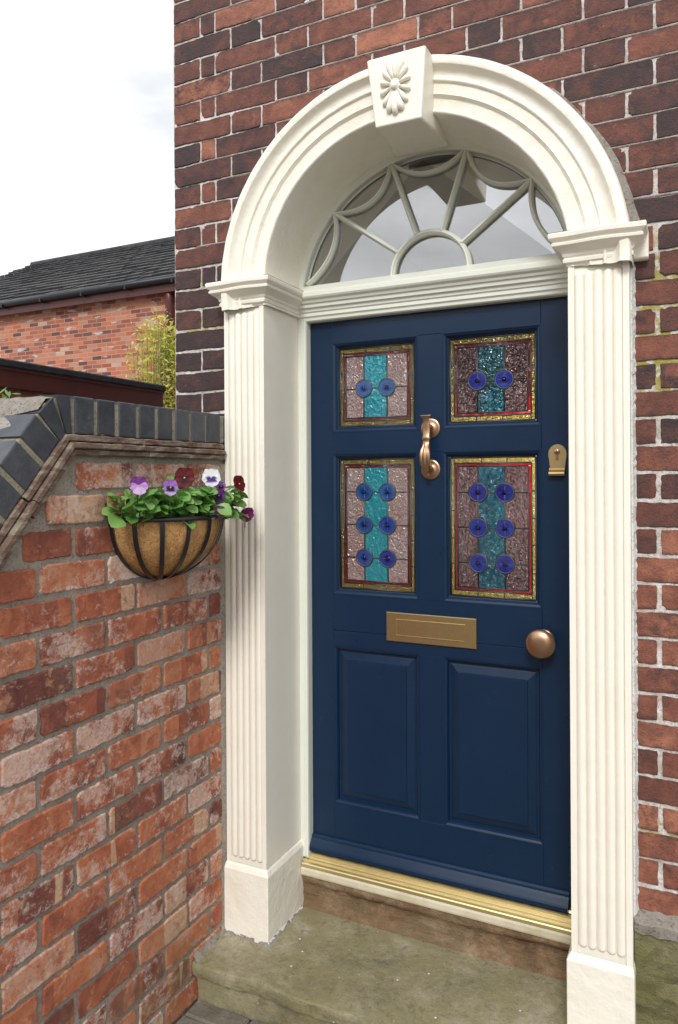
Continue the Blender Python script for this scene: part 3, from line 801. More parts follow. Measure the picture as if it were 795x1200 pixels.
# stained glass
def gpanel(x0_, x1_, z0_, z1_, rows, light, nv):  # light picks brighter glass copies, painting in the left panels' reflected brightness
    y = YD + .022
    root_mb = MB(); lead = MB(); gold = MB(); red = MB(); pinkL = MB(); pinkR = MB(); teal = MB()
    root_mb.box(x0_-.004, x1_+.004, y+.008, y+.010, z0_-.004, z1_+.004)
    root = build('stained_glass_panel', root_mb, M['pane_door'], door, recalc=True)
    g = random.Random(int(x0_*1000+z0_*77))
    def piece(mb, a, b, c, d):
        yy = y + g.uniform(-.0004, .0004); q1, q2, q3, q4, tl, tm = a+.0006, b-.0006, c+.0006, d-.0006, g.uniform(-.0006, .0006), g.uniform(-.0006, .0006)
        mb.add([(q1, yy+tl, q3), (q2, yy-tl, q3), (q2, yy-tl+tm, q4), (q1, yy+tl+tm, q4), (q1, yy+.003, q3), (q2, yy+.003, q3), (q2, yy+.003, q4), (q1, yy+.003, q4)], [(0,1,2,3), (0,4,5,1), (1,5,6,2), (2,6,7,3), (3,7,4,0)])
    def came(a, b, c, d, w=.0026):      # straight lead came, rounded
        mbp = [(a, y-.0004, c), (b, y-.0004, d)]
        lead.tube(mbp, w, 8)
    sw, tw, rw = .0135, .0185, .0085
    X0, X1, Z0, Z1 = x0_+.003, x1_-.003, z0_+.003, z1_-.003
    # gold border
    def cuts(a, b, n): return [a + (b-a)*(i/n) + (g.uniform(-.004, .004) if 0 < i < n else 0) for i in range(n+1)]
    cx_ = cuts(X0+sw, X1, 3)
    for a, b in zip(cx_[:-1], cx_[1:]): piece(gold, a, b, Z1-tw, Z1)
    for a in cx_[:-1]: came(a, a, Z1-tw, Z1, .0018)
    cx_ = cuts(X0, X1-sw, 3)
    for a, b in zip(cx_[:-1], cx_[1:]): piece(gold, a, b, Z0, Z0+tw)
    for a in cx_[1:]: came(a, a, Z0, Z0+tw, .0018)
    cz_ = cuts(Z0+tw, Z1, nv)
    for a, b in zip(cz_[:-1], cz_[1:]): piece(gold, X0, X0+sw, a, b)
    for a in cz_[1:-1]: came(X0, X0+sw, a, a, .0022)
    cz_ = cuts(Z0, Z1-tw, nv)
    for a, b in zip(cz_[:-1], cz_[1:]): piece(gold, X1-sw, X1, a, b)
    for a in cz_[1:-1]: came(X1-sw, X1, a, a, .0022)
    a0, a1, c0, c1 = X0+sw, X1-sw, Z0+tw, Z1-tw
    def frame(a0, a1, c0, c1, w=.0024):
        came(a0, a1, c0, c0, w); came(a0, a1, c1, c1, w); came(a0, a0, c0, c1, w); came(a1, a1, c0, c1, w)
    frame(X0, X1, Z0, Z1, .003); frame(a0, a1, c0, c1)
    # red border
    b0, b1, d0, d1 = a0+rw+.002, a1-rw-.002, c0+rw+.002, c1-rw-.002
    piece(red, a0, a1, c0, d0); piece(red, a0, a1, d1, c1); piece(red, a0, b0, d0, d1); piece(red, b1, a1, d0, d1)
    for t in (.35, .68):
        came(a0+(a1-a0)*t, a0+(a1-a0)*t, d1, c1, .0016); came(a0+(a1-a0)*(t+.08), a0+(a1-a0)*(t+.08), c0, d0, .0016)
        came(a0, b0, c0+(c1-c0)*t, c0+(c1-c0)*t, .0016); came(b1, a1, c0+(c1-c0)*(t-.05), c0+(c1-c0)*(t-.05), .0016)
    frame(b0, b1, d0, d1, .0022)
    xa, xb = b0+(b1-b0)*.295, b0+(b1-b0)*.675
    zr = [d0+(d1-d0)*f for f in rows]
    zc = [d0] + zr + [d1]
    for a, b in zip(zc[:-1], zc[1:]):
        piece(pinkL, b0, xa, a, b); piece(teal, xa, xb, a, b); piece(pinkR, xb, b1, a, b)
    came(xa, xa, d0, d1); came(xb, xb, d0, d1)
    for z in zr: came(b0, b1, z, z, .0022)
    build('gold_border', gold, M['g_gold'], root, recalc=False)
    build('ruby_border', red, M['g_red'], root, recalc=False)
    build('pink_glass', pinkL, M['g_pink'] if light else M['g_pink_dim'], root, recalc=False); build('pink_glass', pinkR, M['g_pink_dim'] if not light else M['g_pink'], root, recalc=False)
    build('teal_glass', teal, M['g_teal'] if light else M['g_teal_dim'], root, recalc=False)
    for zi, z in enumerate(zr):
        for xi, x in enumerate((xa, xb)):
            r = .0285; rm = MB()
            rm.lathe((x, y+.001, z), [(r, .0), (r, .003), (r*.93, .0045), (r*.86, .0035), (r*.80, .0042), (r*.72, .0032), (r*.64, .004), (r*.55, .003), (r*.45, .0038), (r*.34, .0028), (r*.26, .0045), (r*.16, .0075), (r*.07, .0085), (.0002, .0086)], seg=36)
            TV = [1, 1, .95, .8, .9, .75, .7, .6, .45, .35, .3, .15, .0, .0]; nv_ = 36; rm.attr['tint'] = {i: (TV[i//nv_],)*3 + (1,) for i in range(len(rm.v))}
            build('roundel', rm, M['g_blue'] if (light and not (zi == 0 and xi == 1 and len(zr) == 3)) else M['g_bluedark'], root, recalc=True)
            lead.lathe((x, y+.001, z), [(r-.0015, .001), (r-.001, .0055), (r+.0015, .0060), (r+.004, .0045), (r+.0045, .001)], seg=36)
    build('lead_came', lead, M['lead'], root, recalc=True)
    pm = MB(); pm.box(x0_-.0035, x1_+.0035, YD+.0135, YD+.0145, z0_-.0035, z1_+.0035)
    build('clear_glazing', pm, M['pane_door'], root, recalc=True)
q = .0185
gpanel(ax0+q, ax1-q, 1.562+q, 1.883-q, [.47], True, 3)
gpanel(ax2+q, ax3-q, 1.562+q, 1.883-q, [.48], False, 3)
gpanel(ax0+q, ax1-q, .982+q, 1.486-q, [.205, .495, .785], True, 5)
gpanel(ax2+q, ax3-q, .982+q, 1.486-q, [.205, .495, .785], False, 5)

# letterbox
mb = MB(); lx0, lx1, lz0, lz1 = .329, .647, .834, .934
def nest2(mb, x0_, x1_, z0_, z1_, prof, y=YD):
    mb.loft([[(x0_+i, y+d, z0_+i), (x1_-i, y+d, z0_+i), (x1_-i, y+d, z1_-i), (x0_+i, y+d, z1_-i)] for i, d in prof], True, False, True)
nest2(mb, lx0, lx1, lz0, lz1, [(0, 0), (0, -.0055), (.0015, -.007), (.0225, -.007)][:3] + [(.0020, -.0072)])
lb = build('letterbox', mb, M['brass'], door, recalc=True)
mb = MB(); mb.loft([[(lx0+a, YD+d, lz0+c_), (lx1-a, YD+d, lz0+c_), (lx1-a, YD+d, lz1-c_), (lx0+a, YD+d, lz1-c_)] for a, c_, d in ((.036, .0215, -.0070), (.036, .0215, -.0098), (.0372, .0225, -.0102), (.0385, .0235, -.0090), (.0388, .024, -.0074))], True, False, True)
build('flap', mb, M['brass'], lb, recalc=True)
# knob
kn = MB(); kc = (.862, YD, .8825)
kn.lathe(kc, [(.0, 0), (.036, 0), (.036, .004), (.033, .007), (.020, .009), (.013, .012), (.012, .030), (.016, .036), (.030, .040), (.0415, .047), (.0455, .055), (.0455, .060), (.043, .066), (.035, .0715), (.022, .0755), (.010, .077), (.0005, .0772)], seg=48)
build('knob', kn, M['bronze'], door, recalc=True)
# keyhole plate
eb = MB(); ex, ez = .908, 1.466; pts = []
for i in range(25):
    a = math.pi*i/24; pts.append((ex+.0285*math.cos(a), ez+.006+.0285*math.sin(a)))
pts += [(ex-.0285, ez), (ex-.0225, ez-.042), (ex+.0225, ez-.042), (ex+.0285, ez)]
def plate(mb, pts, y0, y1, b=.0015, c=(ex, ez-.01)):
    def sh(k): return [(c[0]+(x-c[0])*k, z_) for x, z_ in [(px, c[1]+(pz-c[1])*k) for px, pz in pts]]
    mb.loft([[(x, y0, z) for x, z in pts], [(x, y1+b, z) for x, z in pts], [(x, y1, z) for x, z in sh(.955)]], True, False, True)
plate(eb, pts, YD, YD-.006)
kp = build('lock_plate', eb, M['brass'], door, recalc=True)
mb = MB(); prof = [(YD, -.038), (YD-.008, -.038), (YD-.011, -.041), (YD-.0115, -.044), (YD-.010, -.047), (YD-.013, -.049), (YD-.020, -.052), (YD-.023, -.057), (YD-.020, -.063), (YD-.010, -.062), (YD, -.060)]
mb.loft([[(ex-.0245, y, ez+z) for y, z in prof], [(ex+.0225, y, ez+z) for y, z in prof]], False, True, True)
build('finger_pull', mb, M['brass'], kp, recalc=True)
mb = MB(); mb.lathe((ex-.001, YD-.005, ez+.012), [(.0085, 0), (.0085, .005), (.0075, .0065), (.0005, .0065)], seg=24)
mb.box(ex-.0045, ex+.0025, YD-.0105, YD-.005, ez-.014, ez+.008, b=.0015)
build('cylinder', mb, M['bronze'], kp, recalc=True)
mb = MB(); mb.box(ex-.0022, ex+.0002, YD-.0120, YD-.0105, ez+.006, ez+.0175); build('keyway', mb, M['dark'], kp, recalc=True)
# knocker
kx = .490
kr = MB(); w_pts = [  # (y out from door, z, half width, thickness)
    (.052, 1.606, .019, .0022), (.047, 1.602, .017, .004), (.043, 1.594, .010, .006), (.041, 1.580, .0115, .009), (.040, 1.562, .0135, .011), (.040, 1.545, .0130, .0105), (.042, 1.538, .0125, .011),
    (.043, 1.532, .0145, .0125), (.043, 1.527, .0145, .0125), (.042, 1.522, .0120, .010), (.044, 1.512, .0125, .010), (.050, 1.500, .0145, .010), (.056, 1.488, .0190, .010), (.059, 1.474, .0205, .010), (.059, 1.458, .0200, .010),
    (.056, 1.444, .0180, .010), (.050, 1.432, .0145, .0095), (.043, 1.422, .0115, .009), (.036, 1.414, .0085, .008), (.034, 1.408, .0095, .008), (.034, 1.402, .0085, .007), (.031, 1.396, .004, .004)]
rings = []
for yo, z, hw, tk in w_pts:
    ring = []
    for j in range(25):
        t = -1 + 2*j/24; flute = 0
        if 1.43 < z < 1.505: flute = .0022*(math.cos(t*math.pi*3)+1)*.8
        ring.append((kx + hw*t, YD - yo - tk*.5*math.sqrt(max(0, 1-t*t))*.9 - flute*math.sqrt(max(0, 1-t*t)), z))
    for j in range(11):
        t = 1 - 2*(j+.5)/11; ring.append((kx + hw*t, YD - yo + tk*.5*math.sqrt(max(0, 1-t*t)), z))
    rings.append(ring)
kr.loft(rings, True, True, True, smooth=True)
kno = build('knocker', kr, M['bronze'], door, recalc=True)
for z in (1.565, 1.426):
    mb = MB(); mb.lathe((kx+.002, YD, z), [(.0, 0), (.034, 0), (.034, .0035), (.0325, .005), (.026, .0055), (.014, .0065), (.0105, .010), (.009, .018), (.009, .034), (.012, .040), (.006, .044), (.0005, .0445)], seg=36)
    build('rose', mb, M['bronze'], kno, recalc=True)

# ================================================================== SILL
sill = thing('door_sill', 'gold coloured threshold bar on a cream timber sill under the door', 'sill', (W/2, .25, -.03))
mb = MB(); prof = [(.215, -.026), (.213, -.020), (.213, -.004), (.216, .002), (.330, .006), (.330, -.028), (.222, -.028)]
mb.loft([[(x, y, z) for y, z in prof] for x in (.0135, .3, .6, W-.0135)], False, True, True); build('timber_sill', mb, M['timber'], sill, recalc=True)
mb = MB(); prof = [(.217, .004), (.217, .013), (.220, .016), (.232, .018), (.234, .024), (.241, .025), (.243, .031), (.248, .032), (.249, .040), (.254, .043), (.262, .043), (.266, .050), (.275, .051), (.33, .051), (.33, .006)]
mb.loft([[(x, y, z) for y, z in prof] for x in (.0135, .3, .6, W-.0135)], False, True, True); build('threshold_bar', mb, M['goldbar'], sill, recalc=True)

# ================================================================== STONE STEP
stp = thing('stone_step', 'worn mossy sandstone doorstep with white paint specks', 'step', (W/2, 0, ZG))
mb = MB(); nx = 70; g = random.Random(21)
def edge(x): return -.188 + .006*math.sin(x*7+.5) + .004*math.sin(x*23) + (.012 if .36 < x < .44 else 0)*(1-abs(x-.40)/.04) 
xs_ = [XG-.02 + 1.36*i/nx for i in range(nx+1)]
rows_ = []
for t, z in ((0, 0), (.15, 0), (.35, 0), (.6, 0), (.85, 0), (.97, -.0005), (.993, -.002), (1.0, -.007)):
    rows_.append([(x, .26 + (edge(x)-.26)*t, -.150 + z + (.0025*math.sin(x*9+t*5) + g.uniform(-.0008, .0008) if t < .97 else g.uniform(-.0015, .0015)) - .0025*max(0, math.sin(x*3))*t) for x in xs_])
rows_.append([(x, edge(x)+.002+g.uniform(-.002, .002), -.178+g.uniform(-.003, .003)) for x in xs_])
rows_.append([(x, edge(x)+.006+g.uniform(-.002, .002), -.196+g.uniform(-.003, .003)) for x in xs_])
for zz_ in (-.204, -.22, -.235, -.26, -.30):
    rows_.append([(x, edge(x)+.032+g.uniform(-.003, .003), zz_) for x in xs_])
mb.loft(rows_, smooth=True)
sl_ = build('slab', mb, M['step'], stp, recalc=False)
sl_.data.set_sharp_from_angle(angle=R(38))
mb = MB(); rows_ = []
for k, (y, z) in enumerate(((.222, -.026), (.218, -.040), (.224, -.052), (.226, -.058), (.234, -.062), (.236, -.085), (.233, -.105), (.237, -.125), (.230, -.135), (.226, -.155))):
    rows_.append([(x, y + g.uniform(-.003, .003) + .003*math.sin(x*11+k), z + g.uniform(-.002, .002) + (.004*math.sin(x*8+k*.3) if 0 < k < 8 else 0)) for x in xs_])
mb.loft(rows_, smooth=False); [mb.sm.__setitem__(i, True) for i in range(len(mb.sm))]; build('riser', mb, M['riser'], stp, recalc=False)
# mortar and paint smudges where plinth meets the slab
mb = MB()
def fillet(mb, pts, w=.014, h=.012, z=-.150):
    r_ = random.Random(4); P = []
    n = len(pts)
    for i, (x, y) in enumerate(pts):
        a = pts[max(0, i-1)]; b = pts[min(n-1, i+1)]; dx, dy = b[0]-a[0], b[1]-a[1]; l = math.hypot(dx, dy) or 1
        nx_, ny_ = dy/l, -dx/l; ww = w*(.75 + .25*math.sin(i*.9) + .15*math.sin(i*2.3+1) + r_.uniform(-.06, .06))
        P.append([(x-nx_*.004, y-ny_*.004, z+h*(.85 + .2*math.sin(i*1.3))), (x+nx_*ww*.4, y+ny_*ww*.4, z+h*.4), (x+nx_*ww, y+ny_*ww, z-.001)])
    mb.loft(P, smooth=True)
def seg(a, b, n): return [(a[0]+(b[0]-a[0])*i/n, a[1]+(b[1]-a[1])*i/n) for i in range(n+1)]
fillet(mb, seg((-PW, -.012), (.012, -.012), 16) + seg((.012, -.008), (.012, .22), 24)[0:])
fillet(mb, seg((XG, -.185), (XG, .0), 16), .02, .03)
build('mortar_fillet', mb, M['render_grey'], stp, recalc=False)
mb = MB(); fillet(mb, seg((-PW, -.013), (.0135, -.013), 22) + seg((.0135, -.009), (.0135, .22), 34), .0065, .013)
build('paint_smear', mb, M['white_caulk'], stp, recalc=False)

# ================================================================== GARDEN WALL
gw = thing('garden_wall', 'reclaimed red brick garden wall with dark brick coping stepping down beside the doorway', 'wall', (-.28, -1.2, ZG))
CG = .0872; zg = .930
wb = MB(); rg2 = random.Random(77)
sd = Vector((0, -.643, -.766)); sn = Vector((0, .766, -.643))      # slope direction and inward normal
P0 = Vector((0, -.76, 1.61))
YE = -1.62; ZLOW = None
def slope_z(y, off):      # z of the line P0+sn*off at given y
    p = P0 + sn*off; return p.z + (y-p.y)*(sd.z/sd.y)
zlow_top = slope_z(YE, .155)
def lim(y):               # underside of the drip course
    if y > -.680: return 1.463
    if y > YE: return slope_z(y, .155)
    return zlow_top
for n_ in range(-15, 7):
    z = zg + n_*CG
    off = -.088 if n_ % 2 == 0 else -.205
    ys = [-.012]
    y = off
    while y > -3.8: ys.append(y); y -= .2355
    for a, b in zip(ys[:-1], ys[1:]):
        if a - b < .03: continue
        L = a - b
        zt = z + CG
        # clip to the sloping underside
        l1, l2 = lim(a), lim(b)
        if z + .02 > max(l1, l2): continue
        bb, aa = b, a
        if zt > min(l1, l2) + .004:
            # shorten brick until it fits at its top edge
            k = 0
            while bb < aa-.04 and lim(bb+.004) < zt - .012: bb += .006
            if aa - bb < .045: continue
            if n_ == 6: pass
        hh_ = min(CG, lim((aa+bb)/2) - z + .004, lim(bb+.006) - z + .016)
        if hh_ < .03: continue
        tone = rg2.gauss(.52, .17); st_ = max(0, min(1, rg2.gauss(.42, .3))); 
        if z > 1.2: st_ = min(1, st_+.25)
        if z > 1.0: tone += .05
        brick(wb, (XG, aa-.0048, z+.0048), (0,-1,0), (0,0,1), (1,0,0), aa-bb-.0096, hh_-.0100, proud=rg2.uniform(-.0015, .003),
              bev=.0042, jit=.0021, tone=max(.1, min(.95, tone)), c2=st_, c3=rg2.random(), chip=.4, rg=rg2)
# mortar core
prof = [(.06, ZG-.1), (.06, 1.50), (-.665, 1.50)] + [(YE, zlow_top+.03), (-3.8, zlow_top+.03), (-3.8, ZG-.1)]
def grid_face(mb, xplane, y0_, y1_, z0_, z1_, st=.022, amp=.0012, mi=0):
    r_ = random.Random(9); ny = int((y1_-y0_)/st); rows = []
    nz = int((z1_-z0_)/st)
    for j in range(nz+1):
        z = z0_+(z1_-z0_)*j/nz
        rows.append([(xplane + r_.uniform(-amp, amp), y0_+(y1_-y0_)*i/ny, min(z, lim(y0_+(y1_-y0_)*i/ny)+.02)) for i in range(ny+1)])
    mb.loft(rows, mi=mi, smooth=True)
grid_face(wb, XG-.0042, -3.8, .05, ZG-.05, 1.49, mi=1)
wb.loft([[(XG-.012, y, z) for y, z in prof], [(-.385, y, z) for y, z in prof]], True, True, True, mi=1)
gwall = build('wall', wb, [M['brick_garden'], M['mortar_grey']], gw, recalc=False)
# coping bricks on edge
cb = MB(); cm = MB(); rg3 = random.Random(3)
XB_ = -.392
def cop_brick(c0, d, nrm, w, thick=.100):
    # c0: outer-top start; d along, nrm inward (down)
    c0 = Vector(c0); X = Vector((1, 0, 0)); b = .005
    def ring(xx, ins):
        return [c0 + d*(ins) + nrm*(ins) + X*xx, c0 + d*(w-ins) + nrm*(ins) + X*xx, c0 + d*(w-ins) + nrm*(thick-ins) + X*xx, c0 + d*ins + nrm*(thick-ins) + X*xx]
    pr = rg3.uniform(-.002, .002)
    rings = [ring(XB_-XG, b), ring(XB_-XG+b, 0), ring(pr-b, 0), ring(pr-b*.3, b*.3), ring(pr, b)]
    seed = rg3.uniform(0, 300)
    uv = []
    for r in rings:
        for k, p in enumerate(r): uv.append(((p-c0).dot(d) + (p.x)*.7, (p-c0).dot(nrm) + p.x*.4, seed))
    vs = [p + Vector((XG, 0, 0)) for r in rings for p in r]
    n = 4; fs = []
    for i in range(4):
        for j in range(4): fs.append((i*4+j, i*4+(j+1) % 4, (i+1)*4+(j+1) % 4, (i+1)*4+j))
    fs += [(3, 2, 1, 0), (16, 17, 18, 19)]
    cb.add(vs, fs, 0, False, buv=uv, bc=(rg3.random(), rg3.random(), 0, 1))
D_ = Vector((0, 1, 0)); Nn = Vector((0, 0, -1))
y = -.672
for k in range(8):
    w = .071 + rg3.uniform(-.002, .002); cop_brick((0, y, 1.6185), D_, Nn, w); y += w + .0125
y_end = y
# two wedge pieces at the angle
def wedge(a, b, c, d_):
    vs = []
    for xx in (XB_, XG-.002, XG+.002): 
        s_ = .0 if xx < XG else .004
        cen = [(a[i]+b[i]+c[i]+d_[i])/4 for i in (0, 1)]
        for p in (a, b, c, d_): vs.append((xx, p[0]+(cen[0]-p[0])*s_*10*.3, p[1]+(cen[1]-p[1])*s_*10*.3))
    fs = [(0,1,2,3)]; 
    for i in range(2):
        for j in range(4): fs.append((i*4+j, i*4+(j+1) % 4, (i+1)*4+(j+1) % 4, (i+1)*4+j))
    fs.append((8,9,10,11)); seed = rg3.uniform(0, 300)
    cb.add(vs, fs, 0, False, buv=[(v[1], v[2], seed) for v in vs], bc=(rg3.random()*.7, 0, 0, 1))
wedge((-.735, 1.616), (-.690, 1.618), (-.684, 1.520), (-.702, 1.518))
wedge((-.790, 1.566), (-.748, 1.607), (-.705, 1.516), (-.722, 1.497))
c = P0 + sd*.062
for k in range(13):
    w = .075 + rg3.uniform(-.002, .002); cop_brick(tuple(c), sd, sn, w); c = c + sd*(w+.013)
# level lower coping
yy = YE - .10; zt_ = zlow_top + .155
while yy > -3.8: cop_brick((0, yy-.072, zt_), D_, Nn, .072); yy -= .085
cope = build('coping', cb, M['blue_brick'], gw, recalc=True)
cj = MB()
def strip(pts_top, pts_bot, xa, xb, mb, amp=.0015):
    r_ = random.Random(2)
    mb.loft([[(xa, p[0], p[1]) for p in pts_top], [(xb, p[0]+r_.uniform(-amp, amp), p[1]-.004) for p in pts_top], [(xb + r_.uniform(-amp, amp), p[0], p[1]) for p in pts_bot], [(xa, p[0], p[1]) for p in pts_bot]], False)
line = [(.05 - i*.02, 1.6135) for i in range(0, 40)]
line = [p for p in line if p[0] > -.735] + [(-.742, 1.608), (-.756, 1.600)]
sl0 = P0 + sn*.005
ns = int((sl0.y - YE)/(.02)); line += [(sl0.y - .01 - i*.02, slope_z(sl0.y - .01 - i*.02, .005)) for i in range(ns)]
base = []
for (yy_, z_) in line:
    if yy_ > -.70: base.append((yy_, 1.520))
    elif yy_ > -.757: base.append((-.70 + (yy_+.70)*.2, 1.516))
    else:
        pb_ = Vector((0, yy_, z_)) + sn*.093; base.append((pb_.y, pb_.z))
strip(line, base, XB_+.006, XG-.0035, cj)
build('coping_mortar', cj, mortar('buff_coping_mortar', (.25, .215, .15), (.36, .32, .24), (.15, .13, .09)), gw, recalc=False)
# rough mortar haunch on the knuckle
hb = MB(); r_ = random.Random(8); rows_ = []
for i in range(34):
    t = i/33; L_ = .62*t - .012
    base_ = P0 + sd*L_ if L_ > .0 else Vector((0, P0.y - L_*3.0, 1.6135))
    xe = XG - .004 if i < 4 else (-.235 - .03*math.sin(i*1.9) if i < 7 else -.285 + .02*math.sin(i*1.1))
    up_ = -sn*.007 if L_ > 0 else Vector((0, 0, .007))
    row = []
    for j in range(9):
        q_ = j/8; k_ = (1 - q_**6)
        p_ = base_ + up_*(k_*r_.uniform(.7, 1.2) - .3); row.append((XB_-.002 + (xe-XB_)*q_, p_.y, p_.z))
    rows_.append(row)
hb.loft(rows_, smooth=True); build('mortar_cap', hb, M['render_grey'], gw, recalc=False)
# creasing (drip) course: two thin tiles + mortar
dr = MB(); r_ = random.Random(12)
def yk(off): return P0.y + .766*off - ((P0.z - .643*off) - (1.6185-off))*.643/.766
def drip(offa, offb, proud, seedk):
    g_ = random.Random(seedk)
    za, zb2 = 1.6185-offa, 1.6185-offb
    yk_a = -.76 + offa*.72; 
    yy_ = .0
    pieces = []
    y1 = -.64
    n = 3
    # level tiles
    cuts_ = [-.008, -.17-.1*g_.random(), -.37-.05*g_.random(), -.56, yk(offa)]
    for a, b in zip(cuts_[:-1], cuts_[1:]):
        p = proud + g_.uniform(-.003, .003)
        k = 6; top = []; 
        secs = []
        for i in range(k+1):
            y_ = a + (b-a)*i/k + (-.001 if i == 0 else 0)
            j1, j2 = g_.uniform(-.0015, .0015), g_.uniform(-.0015, .0015)
            secs.append([(XG-.03, y_, za), (XG+p-.003, y_, za+j1), (XG+p, y_, za-.003+j1), (XG+p+j2, y_, zb2+.003), (XG+p-.004, y_, zb2), (XG-.03, y_, zb2)])
        dr.loft(secs, False, True, True)
    c_ = P0 + sn*offa + sd*.09; t = 0
    s0 = P0 + sn*offa; start = Vector((0, yk(offa), za))
    c_ = start; th_ = offb-offa
    while c_.y > YE-.05:
        L = .20 + g_.uniform(-.02, .02); p = proud + g_.uniform(-.003, .003); secs = []
        for i in range(6):
            q_ = c_ + sd*(L*i/5); j1 = g_.uniform(-.0015, .0015)
            r1 = q_; r2 = q_ + sn*th_
            secs.append([(XG-.03, r1.y, r1.z), (XG+p-.003, r1.y, r1.z+j1), (XG+p, r1.y+.001, r1.z-.003+j1), (XG+p, r2.y-.002, r2.z+.002), (XG+p-.004, r2.y, r2.z), (XG-.03, r2.y, r2.z)])
        dr.loft(secs, False, True, True); c_ = c_ + sd*(L+.004)
drip(.101, .119, .008, 1); drip(.122, .138, .020, 2); drip(.141, .1555, .014, 3)
build('creasing_course', dr, M['drip'], gw, recalc=True)
# end stone filling against the pilaster
eb = MB(); eb.box(-.39, XG-.001, y_end+.0, .045, 1.52, 1.614, b=.004); build('end_block', eb, M['render_grey'], gw, recalc=True)
# mortar joint strip between garden wall and pilaster
jb = MB(); zz_ = [-.15 + i*.02 for i in range(81)]
jb.loft([[(XG-.004, -.026 + r_.uniform(-.003, .002), z) for z in zz_], [(XG+.003, -.012 + r_.uniform(-.003, .002), z) for z in zz_], [(-PW-.001, .002, z) for z in zz_]], smooth=True)
build('joint_mortar', jb, M['mortar_grey'], gw, recalc=False)

# ================================================================== WALL BASKET
bk = thing('wall_basket', 'black wire half round basket with coir liner hung on the brick wall', 'basket', (XG, -.342, 1.285))
BC = Vector((XG+.006, -.345, 1.285)); br, bp, bh = .205, .185, .185
def bpt(t, p, k=1.):   # t 0..pi round, p 0..pi/2 down
    s = math.cos(p)**1.08
    return BC + Vector((bp*math.sin(t)*s*k, br*math.cos(t)*s*k, -bh*math.sin(p)**1.0*k))
lm_ = MB(); r_ = random.Random(6); rings = []
for i in range(15):
    p = (math.pi/2)*i/14
    rings.append([bpt(math.pi*j/36, p, .965 + r_.uniform(-.006, .006)) for j in range(37)])
lm_.loft(rings, smooth=True)
# back
lm_.add([bpt(0, (math.pi/2)*i/14, .965) for i in range(15)] + [bpt(math.pi, (math.pi/2)*i/14, .965) for i in range(14, -1, -1)], [tuple(range(30))])
build('coir_liner', lm_, M['coir'], bk, recalc=False)
so = MB(); so.add([bpt(math.pi*j/36, .0, .95) - Vector((0, 0, .012)) for j in range(37)], [tuple(range(37))]); build('compost', so, M['soil'], bk, recalc=False)
rm = MB(); rm.tube([bpt(math.pi*j/36, 0, 1.0) + Vector((0, 0, .002)) for j in range(37)], .0066, 8, flat=1.)
rm.tube([bpt(0, 0) + Vector((0, 0, .002)), bpt(math.pi, 0) + Vector((0, 0, .002))], .004, 8)
build('rim', rm, M['black_wire'], bk, recalc=True)
for t in [math.pi*k/8 for k in range(9)]:
    mb = MB(); pts = [bpt(t, (math.pi/2)*i/16, 1.0 if i < 16 else 1.0) for i in range(17)]
    # flat band
    rings = []
    for i, p in enumerate(pts):
        wv = Vector((math.cos(t)*1., -math.sin(t), 0)) * -1
        ww = .0064 if i < 15 else .004
        outv = Vector((math.sin(t), math.cos(t), -.6)).normalized()
        tan = Vector((-math.sin(t)*0 + math.cos(t), -math.sin(t), 0))
        rings.append([p - tan*ww, p - tan*ww + outv*.003, p + tan*ww + outv*.003, p + tan*ww])
    mb.loft(rings, True, True, True); build('rib', mb, M['black_wire'], bk, recalc=True)

# ------------------------------------------------------------------ pansies
def leaf_geo(mb, base, dirv, L, Wd, droop, tint, rg_):
    d = Vector(dirv).normalized(); s = d.cross(Vector((0, 0, 1)))
    if s.length < .1: s = Vector((0, 1, 0))
    s.normalize(); u = s.cross(d)
    roll = rg_.uniform(-.9, .9); s, u = s*math.cos(roll)+u*math.sin(roll), u*math.cos(roll)-s*math.sin(roll)
    rows = []; base = Vector(base)
    prof = [(0, .06), (.25, .09), (.38, .5), (.55, .9), (.72, 1.0), (.87, .78), (.96, .42), (1., .05)]
    for t, w in prof:
        c = base + d*(L*t) + u*(-droop*L*t*t)
        k = 1 + .08*math.sin(t*30+tint*9)
        rows.append([c + s*(Wd*w*q*k) + u*(abs(q)*Wd*.32*w) for q in (-1, -.5, 0, .5, 1)])
    mb.loft(rows, smooth=True, tint=(max(0, min(1, tint)), 0, 0, 1))
def petal_geo(mb, c, N, up, ang, L, Wd, colf, cup=.15, lift=0, rg_=rng):
    N = Vector(N).normalized(); up = Vector(up); up = (up - N*up.dot(N)).normalized(); rt = up.cross(N)
    d = up*math.cos(ang) + rt*math.sin(ang); s = d.cross(N)
    rows = []; cols = []
    ph = rg_.uniform(0, 6)
    for t, w in ((.0, .12), (.2, .45), (.4, .78), (.62, 1.0), (.8, .95), (.93, .68), (1., .35)):
        row = []
        for q in (-1, -.66, -.33, 0, .33, .66, 1):
            tt = t - .10*q*q*t
            ruff = .06*math.sin(q*5+ph)*t
            row.append(Vector(c) + d*(L*tt) + s*(Wd*w*q) + N*(L*(cup*t*t*.6 + ruff) + lift)); cols.append((*colf(t, q), 1))
        rows.append(row)
    mb.loft(rows, smooth=True, pc=cols)
